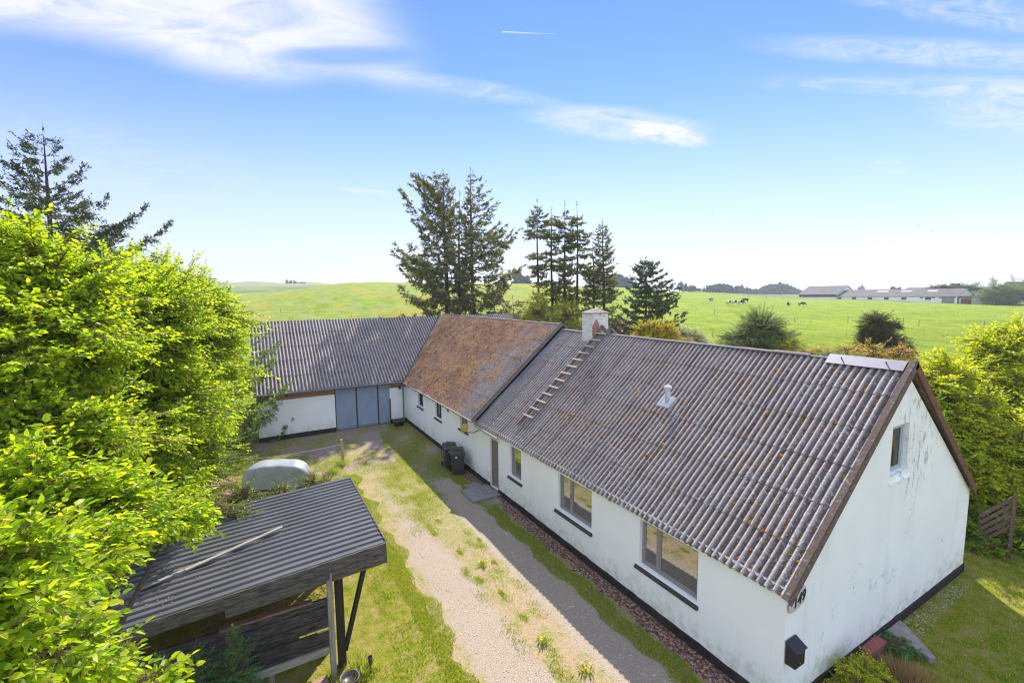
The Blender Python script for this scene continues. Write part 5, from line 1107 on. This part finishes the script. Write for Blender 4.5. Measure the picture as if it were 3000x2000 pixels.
X = inside(g, 240000, [(8, -5.3), (-20, -5.3), (-24.5, -9), (-24, -12), (-10, -12.5), (-10, -6.4), (-5.5, -6.4), (-5.5, -9.5), (0, -9.5), (6, -8)])
cl = np.sin(X[:, 0]*1.9+np.sin(X[:, 1]*2.3))*np.sin(X[:, 1]*2.1+X[:, 0]*.7)+.6*np.sin(X[:, 0]*5.1+X[:, 1]*3.7); X = X[cl > g.uniform(-1.6, .9, len(X))]
grass('lawn_grass', X, .075, .22, M_GRASS, 'short sunny lawn grass with straw coloured patches beside the track', 13)
# strips on the track
X = inside(g, 60000, [(6, -1.3), (-15, -1.3), (-15, -.5), (6, -.5)]); wv = .10*np.sin(X[:, 0]*2.1)+.07*np.sin(X[:, 0]*5.3); k = (X[:, 1] > -1.22+wv) & (X[:, 1] < -.62+wv*.7); X = X[k]
cc = np.column_stack([g.uniform(-17, 5, 70), g.uniform(-3.75, -2.3, 70)]); ks = g.integers(0, 70, 16000); X2 = cc[ks]+g.normal(0, 1, (16000, 2))*(.05+.16*(ks % 7)/7)[:, None]*np.array([1.6, .8]); cc2 = np.column_stack([g.uniform(-19, -11, 60), g.uniform(-4.2, -2.2, 60)]); ks = g.integers(0, 60, 16000); X2 = np.concatenate([X2, cc2[ks]+g.normal(0, 1, (16000, 2))*.22])
X3 = inside(g, 70000, [(-15, -2.6), (-15, -.1), (-25.7, -.1), (-25.7, -2.0), (-21, -2.8)]); k = np.sin(X3[:, 0]*1.1+1)*np.sin(X3[:, 1]*2.3+X3[:, 0]*.5) > g.uniform(-.9, .5, len(X3)); X3 = X3[k]
X4 = inside(g, 60000, [(6, -5.6), (-18, -5.6), (-18, -4.7), (6, -4.7)]); k = X4[:, 1] < -5.0+.16*np.sin(X4[:, 0]*1.7)+.1*np.sin(X4[:, 0]*4.3); X4 = X4[k]
X5 = inside(g, 50000, [(-17, -3), (-17, -6.5), (-21, -10), (-25.6, -10), (-25.6, -5), (-21, -3)]); k = np.sin(X5[:, 0]*1.5+X5[:, 1])*np.sin(X5[:, 1]*1.9) > g.uniform(-.6, .8, len(X5)); X5 = X5[k]
grass('track_grass', np.concatenate([X, X2, X3, X4, X5]), .06, .24, M_GRASS, 'rough grass along the middle and edges of the gravel track', 14)
X = inside(g, 130000, [(.1, 4.5), (.1, 10.2), (-1.5, 13), (3, 14.5), (14, 14), (10, 0), (.9, 1.2), (1.0, 4.3)])
grass('shaded_lawn_grass', X, .07, .22, M_GRASS, 'shaded lawn grass beside the gable', 15)
n = 70000; dd = 33+(g.random(n)**1.6)*140; rr_ = g.uniform(-1.2, 1.25, n)*dd; XY = np.column_stack([CAM[0]+HF[0]*dd+HR[0]*rr_, CAM[1]+HF[1]*dd+HR[1]*rr_])
cl = np.sin(XY[:, 0]*.35+np.sin(XY[:, 1]*.23))*np.sin(XY[:, 1]*.4+XY[:, 0]*.1); XY = XY[cl > g.uniform(-.8, 1.1, n)]
grass('pasture_grass', XY, .22, .5, leafmat('pasture_tuft', [(.12, .20, .012), (.22, .32, .014), (.36, .42, .02), (.46, .44, .06)], .35, .7), 'tufts of pasture grass and weeds in the fields', 16, lay=.7)
# taller tufts, dandelions, dry clump
def tufts(name, spots, nb, L, m, label, cat, group, seed, sp=.14, wr=.09, flowers=0, labels=None):
    g = np.random.default_rng(seed)
    for i, (x, y) in enumerate(spots):
        r = empty(name, (x, y, Tz(x, y)), labels[i] if labels else label, cat, group); r['world'] = True
        P = np.column_stack([g.normal(x, sp*.4, nb), g.normal(y, sp*.4, nb), np.full(nb, Tz(x, y))]); D = norm(np.column_stack([(P[:, 0]-x)/sp*.6+g.normal(0, .2, nb), (P[:, 1]-y)/sp*.6+g.normal(0, .2, nb), np.full(nb, .9)]))
        leaves('blades', P, D, rdir(g, nb), L*g.uniform(.5, 1.2, nb), wr, m, r, kind='quad')
        for q in range(flowers):
            fx, fy = x+g.normal(0, sp*.6), y+g.normal(0, sp*.6); blobs('flower', np.array([[fx, fy, Tz(x, y)+L*.8]]), .028, M_YELLOW, r, (0, 0, 1), .5, q)
tufts('dandelion', [(-4.15, -3.1), (-7.9, -2.95), (-2.9, -2.75)], 90, .17, M_GRASS, None, 'plant', 'dandelions on the track', 91, .17, .16, 3,
      ['big dandelion tuft with yellow flowers on the middle strip of the track', 'leafy weed further up the middle strip of the track', 'small dandelion tuft near the bottom end of the track'])
tufts('grass_tuft', [(-19.5, -5.3), (-18.6, -5.9), (-5.6, -7.2), (-5.1, -7.9)], 260, .34, M_GRASS, None, 'plant', 'tall grass tufts', 92, .30, .06, 0,
      ['tall bright grass at the foot of the rope post', 'tall grass tuft between the rope post and the boat', 'long grass round the black corner post of the shed', 'long grass beside the gravel pot'])
tufts('dry_grass_clump', [(1.0, 3.1)], 1500, .45, M_STRAW, 'clump of withered brown grass by the brick stub', 'plant', None, 93, .45, .03)
n = 60; XY = np.concatenate([inside(g, 260, [(6, -1.2), (-12, -1.2), (-12, -.6), (6, -.6)])[:26], inside(g, 400, [(-15, -2.6), (-10, -5.3), (-20, -8), (-19, -3)])[:44], inside(g, 100, [(2, -6), (-8, -6), (-5, -8), (2, -8)])[:14]])
tag(blobs('lawn_flowers', np.column_stack([XY, np.full(len(XY), .05)]), g.uniform(.014, .026, len(XY)), M_YELLOW, None, (0, 0, 1), .5, 4), 'yellow dandelion heads dotted over grass and track edges', kind='stuff')

# ---------------------------------------------------------------- field fences
def fence(pts, label, h=1.2):
    r = empty('field_fence', gz_(pts[0]), label, 'fence'); r['world'] = True; tops = []
    for p in pts:
        b = gz_(p); mb = MB(); mb.tube([b-[0, 0, .2], b+[.01, .02, h]], [.06, .05], 7); mb.build('post', M_GREYWOOD, r); tops.append(b+[0, 0, h-.08])
    for dz in (0, -.45):
        mb = MB(); mb.tube([t+[0, 0, dz] for t in tops], .008, 4); mb.build('wire', M_RUST, r)
def fpt(*a): return [at(px, py, d) for px, py, d in a]
fence(fpt((560, 720, 110), (645, 722, 106), (724, 724, 101), (807, 735, 92), (930, 742, 84), (1060, 750, 78)), 'wire fence on thin posts crossing the hill pasture behind the barn')
fence(fpt((1560, 775, 64), (1637, 771, 66), (1760, 757, 76)), 'near wire fence between the brown spruce and the grey green bush')
fence(fpt((1640, 738, 100), (1728, 736, 96), (1825, 736, 90), (1947, 743, 86), (2074, 744, 82), (2110, 750, 80), (2260, 752, 78), (2420, 755, 76)), 'long wire fence across the middle of the right hand pasture')
fence(fpt((1560, 680, 190), (1640, 682, 200), (1720, 684, 210), (1760, 684, 215), (1800, 686, 222)), 'far wire fence behind the cows', 1.3)

# ---------------------------------------------------------------- cows
def cowmat(name, lo, hi):
    m, n = mat(name); oc = n.new('ShaderNodeTexCoord').outputs['Object']
    f = n.step(n.noise(oc, 1.15, 2, .4), lo, hi); fin(n, n.mix(f, (.015, .013, .013), (.72, .70, .66)), .8); return m
COWM = [cowmat('mostly_white_cow_hide', .44, .47), cowmat('mostly_black_cow_hide', .57, .60)]
def cow(loc, rz, m, label, graze=True, s=1.0):
    r = empty('cow', loc, label, 'cow', 'black and white cows on the pasture', rz); r.scale = (s, s, s)
    hz = .35 if graze else 1.35; hx = 1.55 if graze else 1.5
    J = [((-.75, 0, 1.12), .30), ((-.3, 0, 1.02), .38), ((.2, 0, 1.0), .37), ((.65, 0, 1.10), .31), ((.95, 0, 1.10 if graze else 1.30), .19), ((1.25, 0, .72 if graze else 1.45), .13), ((hx, 0, hz), .15), ((hx+.28, 0, hz-.18), .085)]
    E2 = [(0, 1), (1, 2), (2, 3), (3, 4), (4, 5), (5, 6), (6, 7)]
    for sx, par, kx in ((-.78, 0, -.12), (.62, 3, .03)):
        for sy in (-.22, .22):
            a = len(J); J += [((sx, sy, .85), .15 if par == 0 else .12), ((sx+kx*-1.0+(.08 if par == 0 else 0), sy, .52), .075), ((sx+kx, sy, .40 if par == 0 else .38), .055), ((sx, sy, .06), .05)]
            E2 += [(par, a), (a, a+1), (a+1, a+2), (a+2, a+3)]
    a = len(J); J += [((-1.02, 0, 1.18), .04), ((-1.10, 0, .60), .03)]; E2 += [(0, a), (a, a+1)]
    me = bpy.data.meshes.new('cow_body'); me.from_pydata([j[0] for j in J], E2, []); o = link('body', me, m, r)
    o.modifiers.new('skin', 'SKIN'); o.modifiers.new('sub', 'SUBSURF').levels = 1
    sv = me.skin_vertices[0].data
    for v, j in zip(sv, J): v.radius = (j[1], j[1])
    sv[0].use_root = True
    for sy in (-1, 1):
        q = MB(); q.add([(hx-.06, sy*.10, hz+.10), (hx-.02, sy*.28, hz+.12), (hx+.04, sy*.12, hz+.06)], [(0, 1, 2)]); q.build('ear', m, r)
        q = MB(); q.tube([(hx-.02, sy*.08, hz+.14), (hx, sy*.15, hz+.24)], [.02, .008], 5); q.build('horn', M_CONC, r)
    q = MB(); q.lathe([(.0, -.16), (.12, -.12), (.17, 0), (.10, .1)], (-.45, 0, .68), 10); q.build('udder', M_PALLET, r, smooth=True)
    return r
AZ = YAW+math.pi/2
def cowat(px, py, d, hd, m, lab, gr=True): p = foot(px, d, py); cow(p, hd, COWM[m], lab, gr, .98)
rgt = math.atan2(HR[1], HR[0])
cowat(1633, 690, 140, rgt+math.pi+.6, 0, 'grazing cow alone at the left end of the herd')
cowat(1675, 697, 128, rgt+.5, 0, 'white cow with black patches, lowest of the cluster of cows')
cowat(1689, 693, 136, rgt+.1, 0, 'pale cow standing between the low white one and the lying one')
cowat(1703, 692, 138, rgt+.2, 1, 'dark cow grazing at the right edge of the cluster')
cowat(1712, 688, 150, rgt+math.pi, 1, 'black cow with a white rump, farthest back in the cluster')
cowat(1811, 694, 138, rgt+1.2, 1, 'black cow seen end-on by itself left of the farm')
cowat(1842, 692, 140, rgt, 1, 'black cow grazing in front of the farm corner')

# ---------------------------------------------------------------- farm on the right horizon
M_FARWHITE = simple('far_white_wall', (.90, .90, .90), .8, .08, .6, .1); M_FARROOF = simple('far_grey_roof', (.12, .11, .11), .85, .22, .5, .2); M_FARDARK = simple('far_dark_boards', (.06, .05, .055), .8, .2, 1, .1)
M_FARPALE = simple('pale_roof_sheet', (.40, .39, .40), .8, .1, .5, .1); M_FARGREY = simple('far_grey_door', (.22, .24, .28), .7, .1, 1, .1)
FA = at(1835, 694, 250); FB = at(2197, 700, 186); fa2, fb2 = FA[:2], FB[:2]; FL = np.linalg.norm(fb2-fa2); fe = (fb2-fa2)/FL; fnn = np.array([-fe[1], fe[0]])
if fnn@HF < 0: fnn = -fnn
ZF = min(Tz(*fa2), Tz(*fb2))
def fp_(l, w_, z): return (*(fa2+fe*l+fnn*w_), ZF+z)
def longhouse(name, label, l0, l1, w0, w1, ze, zrg, wins=(), band=None, doors=(), over=.4, gable_m=None, hip=0):
    r = empty(name, fp_(l0, w0, 0), label, 'farm building', 'buildings of the far farm'); r['world'] = True; wm = (w0+w1)/2
    q = MB(); q.add([fp_(l0, w0, -1), fp_(l1, w0, -1), fp_(l1, w0, ze), fp_(l0, w0, ze)], [(0, 1, 2, 3)]); q.add([fp_(l0, w1, -1), fp_(l1, w1, -1), fp_(l1, w1, ze), fp_(l0, w1, ze)], [(0, 1, 2, 3)]); q.build('wall', M_FARWHITE, r)
    for l in (l0, l1):
        q = MB(); q.add([fp_(l, w0, -1), fp_(l, w1, -1), fp_(l, w1, ze), fp_(l, w0, ze)], [(0, 1, 2, 3)]); q.build('wall', gable_m if (gable_m and l == l1) else M_FARWHITE, r)
        q = MB(); q.add([fp_(l, w0, ze), fp_(l, w1, ze), fp_(l, wm, zrg)], [(0, 1, 2)]); q.build('gable', M_FARWHITE, r)
    k = (zrg-ze)/(wm-w0)
    for s, (a, b) in ((1, (w0-over, wm)), (-1, (w1+over, wm))):
        q = MB(); za = ze-over*k; V = [fp_(l0-over, a, za), fp_(l1+over, a, za), fp_(l1+over, b, zrg), fp_(l0-over, b, zrg)]; q.add(V+[(v[0], v[1], v[2]+.15) for v in V], [(3, 2, 1, 0), (4, 5, 6, 7), (0, 1, 5, 4), (1, 2, 6, 5), (2, 3, 7, 6), (3, 0, 4, 7)]); q.build('roof', M_FARROOF, r)
    if band: q = MB(); q.add([fp_(l0-.02, w0-.06, band[0]), fp_(l1, w0-.06, band[0]), fp_(l1, w0-.06, band[1]), fp_(l0-.02, w0-.06, band[1])], [(0, 1, 2, 3)]); q.build('board_band', M_FARDARK, r)
    for l, wd, z0, z1 in wins: q = MB(); q.add([fp_(l, w0-.06, z0), fp_(l+wd, w0-.06, z0), fp_(l+wd, w0-.06, z1), fp_(l, w0-.06, z1)], [(0, 1, 2, 3)]); q.build('window', M_FARDARK, r)
    for l, wd, h in doors: q = MB(); q.add([fp_(l, w0-.08, 0), fp_(l+wd, w0-.08, 0), fp_(l+wd, w0-.08, h), fp_(l, w0-.08, h)], [(0, 1, 2, 3)]); q.build('door', M_FARGREY, r)
    return r
u_ = FL/362.0                                  # metres per photo pixel along the farm front
LX = lambda px: (px-1835)*u_*(1.0+.22*(1-(px-1835)/362.0))
longhouse('barn', 'far white barn with a steep dark roof at the left end of the farm', 0, LX(1926), 0, 15, 4.0, 8.2, band=(2.6, 4.0))
wn = [(LX(p), 1.9, 1.5, 2.5) for p in (1929, 1963, 1999, 2036, 2075)]+[(LX(2127), 2.2, 1.5, 2.6)]+[(LX(p), 1.1, 2.2, 2.6) for p in (2116, 2142, 2157, 2186)]
lh = longhouse('cowshed', 'far long low white cowshed with a row of small dark windows', LX(1926)+.4, FL, 0, 12, 3.0, 6.0, wins=wn, doors=[(LX(2164), 4.2, 2.8)], gable_m=M_REDBRICK)
q = MB()
for p, wd in ((2006, 26), (2060, 24), (2118, 22)):
    a, b = LX(p), LX(p+wd); k = 3.0/6; q.add([fp_(a, 3.4, 3+3.4*k+.20), fp_(b, 3.4, 3+3.4*k+.20), fp_(b, 4.9, 3+4.9*k+.20), fp_(a, 4.9, 3+4.9*k+.20)], [(0, 1, 2, 3)]); q.build('roof_light', M_FARPALE, lh); q = MB()
q = MB(); q.add([fp_(FL+.06, 1.5, 0), fp_(FL+.06, 2.6, 0), fp_(FL+.06, 2.6, 2.3), fp_(FL+.06, 1.5, 2.3)], [(0, 1, 2, 3)]); q.build('door', M_FARWHITE, lh)
longhouse('annex', 'low brick annex beyond the right gable of the cowshed', FL+.5, FL+9, 9, 20, 2.8, 4.6, gable_m=M_REDBRICK)
longhouse('rear_barn', 'grey barn roof rising behind the middle of the cowshed', LX(1975), LX(2050), 30, 48, 4.0, 6.9)
rw = empty('low_wall', fp_(LX(1964), -2.5, 0), 'low dark wall along the front of the far cowshed', 'wall'); rw['world'] = True
q = MB(); q.add([fp_(LX(1964), -2.6, -.5), fp_(LX(2100), -2.6, -.5), fp_(LX(2100), -2.3, -.5), fp_(LX(1964), -2.3, -.5), fp_(LX(1964), -2.6, .8), fp_(LX(2100), -2.6, .8), fp_(LX(2100), -2.3, .8), fp_(LX(1964), -2.3, .8)], [(4, 5, 6, 7), (0, 1, 5, 4), (1, 2, 6, 5), (2, 3, 7, 6), (3, 0, 4, 7)]); q.build('masonry', M_CONC, rw)
fr = empty('feed_silo', fp_(LX(1920), 9, 0), 'small metal frame and round silo top behind the left farm roof', 'silo'); fr['world'] = True
q = MB(); q.lathe([(1.6, 0), (1.6, 7.2), (.3, 8.6)], fp_(LX(1915), 22, 0), 14, True); q.build('tank', M_METAL, fr, smooth=True)
q = MB(); q.tube([fp_(LX(1912), 21, 8), fp_(LX(1912), 21, 10.6), fp_(LX(1921), 21, 10.6), fp_(LX(1921), 21, 8)], .14, 5); q.build('frame', M_METAL, fr)
p = at(2160, 700, 205); leafy('pine_tree', gz_(p), [(*at(2165, 662, 205), 4.2, 3.4, 1.6), (*at(2190, 660, 207), 4, 3.2, 1.8), (*at(2207, 663, 207), 3, 3, 1.5)], 1500, 6, .55, M_DARKCON, 'flat topped pine showing over the right end of the cowshed roof', 'tree', None, 101, twig=1.6, trunk_r=.3)
leafy('pine_tree', gz_(at(2240, 700, 215)), [(*at(2238, 664, 215), 2.6, 2.6, 1.8)], 600, 6, .5, M_DARKCON, 'small pine between the flat topped pine and the willows', 'tree', None, 102, twig=1.5, trunk_r=.25)
for i, (px, r_, lab) in enumerate(((2290, 5.5, 'round grey green willow at the right end of the farm'), (2335, 6.0, 'larger grey green willow on the right edge of the picture'), (2390, 6.5, 'outermost grey green willow of the farm'))):
    p = at(px, 680, 178); leafy('willow_tree', gz_(p), [(p[0], p[1], Tz(*p[:2])+r_*.72, r_, r_, r_*.75)], 3400, 6, .40, leafmat('silvery_willow_leaf', [(.13, .18, .05), (.20, .26, .08), (.28, .33, .12)], .3) if i == 0 else bpy.data.materials['silvery_willow_leaf'], lab, 'tree', 'willows by the farm', 103+i, twig=1.6, wr=.4, trunk_r=.3)
rh = empty('thatched_house', at(2345, 690, 200), 'grey roof corner behind the willows at the right edge', 'house'); rh['world'] = True
p0 = at(2350, 700, 205); 
mb = MB(); a = p0; e_ = np.array([*HR, 0]); f_2 = np.array([*HF, 0]); z0 = Tz(*p0[:2])
V = [a-e_*3, a+e_*16, a+e_*16+f_2*10, a-e_*3+f_2*10]; V = [np.array([v[0], v[1], z0+5.2]) for v in V]; R1 = [(V[0]+V[3])/2+[0, 0, 4.2], (V[1]+V[2])/2+[0, 0, 4.2]]
mb.add(V+R1, [(0, 1, 5, 4), (2, 3, 4, 5), (0, 4, 3), (1, 2, 5)]); mb.build('roof', M_FARROOF, rh)
mb = MB(); mb.add([(v[0], v[1], z0-1) for v in V]+[tuple(v) for v in V], [(0, 1, 5, 4), (1, 2, 6, 5), (2, 3, 7, 6), (3, 0, 4, 7)]); mb.build('wall', M_FARWHITE, rh)

# ---------------------------------------------------------------- distant woods
def woods(px0, px1, d0, d1, hmin, hmax, n, seed, label, py0=668, py1=668, sink=1.0):
    g = np.random.default_rng(seed); V0, F0 = ico(); Vs = []; t = np.sort(g.random(n)); PX = px0+(px1-px0)*t; DP = g.uniform(d0, d1, n)
    for px, dp, tt in zip(PX, DP, t):
        p = at(px, 668, dp); zb = at(px, py0+(py1-py0)*tt, dp)[2]-sink; h = g.uniform(hmin, hmax)*(1+.3*math.sin(px*.05)); r = h*g.uniform(.26, .42)
        for k in range(16):
            q = V0*(1+g.normal(0, .25, (len(V0), 1)))*r*g.uniform(.22, .46)*[1, 1, 1.25]; a = g.uniform(0, 6.28); z = g.random(); w_ = r*(.9 if z < .5 else 1.25*(1.15-z))
            Vs.append(q+[p[0]+math.cos(a)*w_*g.random(), p[1]+math.sin(a)*w_*g.random(), zb+h*(.12+.8*z)])
    Vs = np.array(Vs); k = len(V0); F = F0[None]+(np.arange(len(Vs))*k)[:, None, None]
    return tag(bulk('woodland', Vs.reshape(-1, 3), F.reshape(-1, 3), M_FARTREE), label, kind='stuff')
woods(1690, 1860, 560, 640, 10, 14, 190, 1, 'blue grey wood on the horizon left of the farm', 676, 684)
woods(1560, 1700, 430, 520, 5, 9, 80, 2, 'thin line of trees along the crest of the pasture', 667, 676)
woods(660, 730, 560, 600, 5, 8, 26, 3, 'row of small trees on the far dune ridge', 657, 660)
woods(1180, 1215, 300, 330, 6, 10, 16, 4, 'small dark wood between the two spruce groups', 653, 655)
woods(1395, 1460, 400, 460, 8, 11, 50, 5, 'grey wood behind the bushy brown spruce', 662, 664)
woods(2050, 2160, 420, 480, 5, 7, 40, 6, 'tree tops just above the long cowshed roof', 676, 676)

# ---------------------------------------------------------------- birds and contrail
def bird(p, s, a, label):
    q = MB(); q.tube([(-.22, 0, 0), (0, 0, .01), (.24, 0, .02)], [.015, .06, .02], 6)
    for y in (-1, 1): q.add([(.08, 0, .02), (-.08, 0, .02), (-.10, y*.30, .14), (.08, y*.30, .16), (-.12, y*.62, .04), (-.02, y*.62, .06)], [(0, 1, 2, 3), (3, 2, 4, 5)])
    o = q.build('bird', M_DARKFRAME); o.location = p; o.scale = (s, s, s); o.rotation_euler = (0, 0, a); return tag(o, label, 'bird', 'birds far off in the sky')
for i, (px, py) in enumerate(((1636, 492), (1731, 497), (1738, 492), (1760, 488), (2085, 520), (2108, 519), (2113, 517), (2140, 531))):
    bird(at(px, py, 150), 1.0, i*.9, 'tiny dark bird in the pale sky '+('above the lone brown spruce', 'above the grey green bush, lowest of three', 'above the grey green bush, middle one of three', 'above the grey green bush, rightmost of three', 'above the farm, leftmost of four', 'above the farm, second of four', 'above the farm, third of four', 'above the farm, rightmost of four')[i])
ce, cn = mat('bright_ice_trail'); fin(cn, (.75, .86, 1.0), .9)
mb = MB(); A, B = at(1153, 74, 5200), at(1275, 79, 5200); mb.tube([A, A*.7+B*.3, A*.4+B*.6, B], [9, 7, 4, 1.0], 8)
tag(mb.build('contrail', ce), 'short white aeroplane trail high in the blue sky', 'contrail')

# ---------------------------------------------------------------- air between here and the horizon
hm = bpy.data.materials.new('hazy_air'); hm.use_nodes = True; hn = NT(hm.node_tree); hn.n.remove(hn.n['Principled BSDF'])
pv = hn.new('ShaderNodeVolumePrincipled'); pv.inputs['Color'].default_value = (.80, .88, 1, 1); pv.inputs['Density'].default_value = 0.00035; pv.inputs['Anisotropy'].default_value = .2
hn.l.new(pv.outputs[0], hn.n['Material Output'].inputs['Volume'])
tag(MB().box((-2500, -2500, -70), (2500, 2500, 34)).build('haze', hm), 'pale blue air softening the far woods', kind='stuff')

# pebbles on the tracks
g = np.random.default_rng(77); n = 2600; P = np.stack([g.uniform(-16, 5, n), np.where(g.random(n) < .55, g.uniform(-5.0, -3.4, n), g.uniform(-2.6, -1.1, n)), np.full(n, .010)], -1)
tag(blobs('pebbles', P, g.uniform(.008, .022, n), simple('pale_pebble', (.52, .45, .38), .9, .5, 3, .2), None, (0, 0, 1), .6, 5), 'loose pale pebbles on the wheel tracks', kind='stuff')

g = np.random.default_rng(78); n = 320; X = g.uniform(-10.2, -5.9, n); Y = -15+8.4*g.random(n)**.7; Y = np.where(g.random(n) < .75, np.minimum(Y, -9-2*g.random(n)), Y); P = np.stack([X, Y, zr(Y)+.04], -1)
tag(leaves('leaf_litter', P, rdir(g, n)*[1, 1, .1], np.array([0, 0, 1.0])+rdir(g, n)*.2, .05, .6, M_STRAW, None), 'dry leaves and bud scales scattered on the shed roof', kind='stuff')
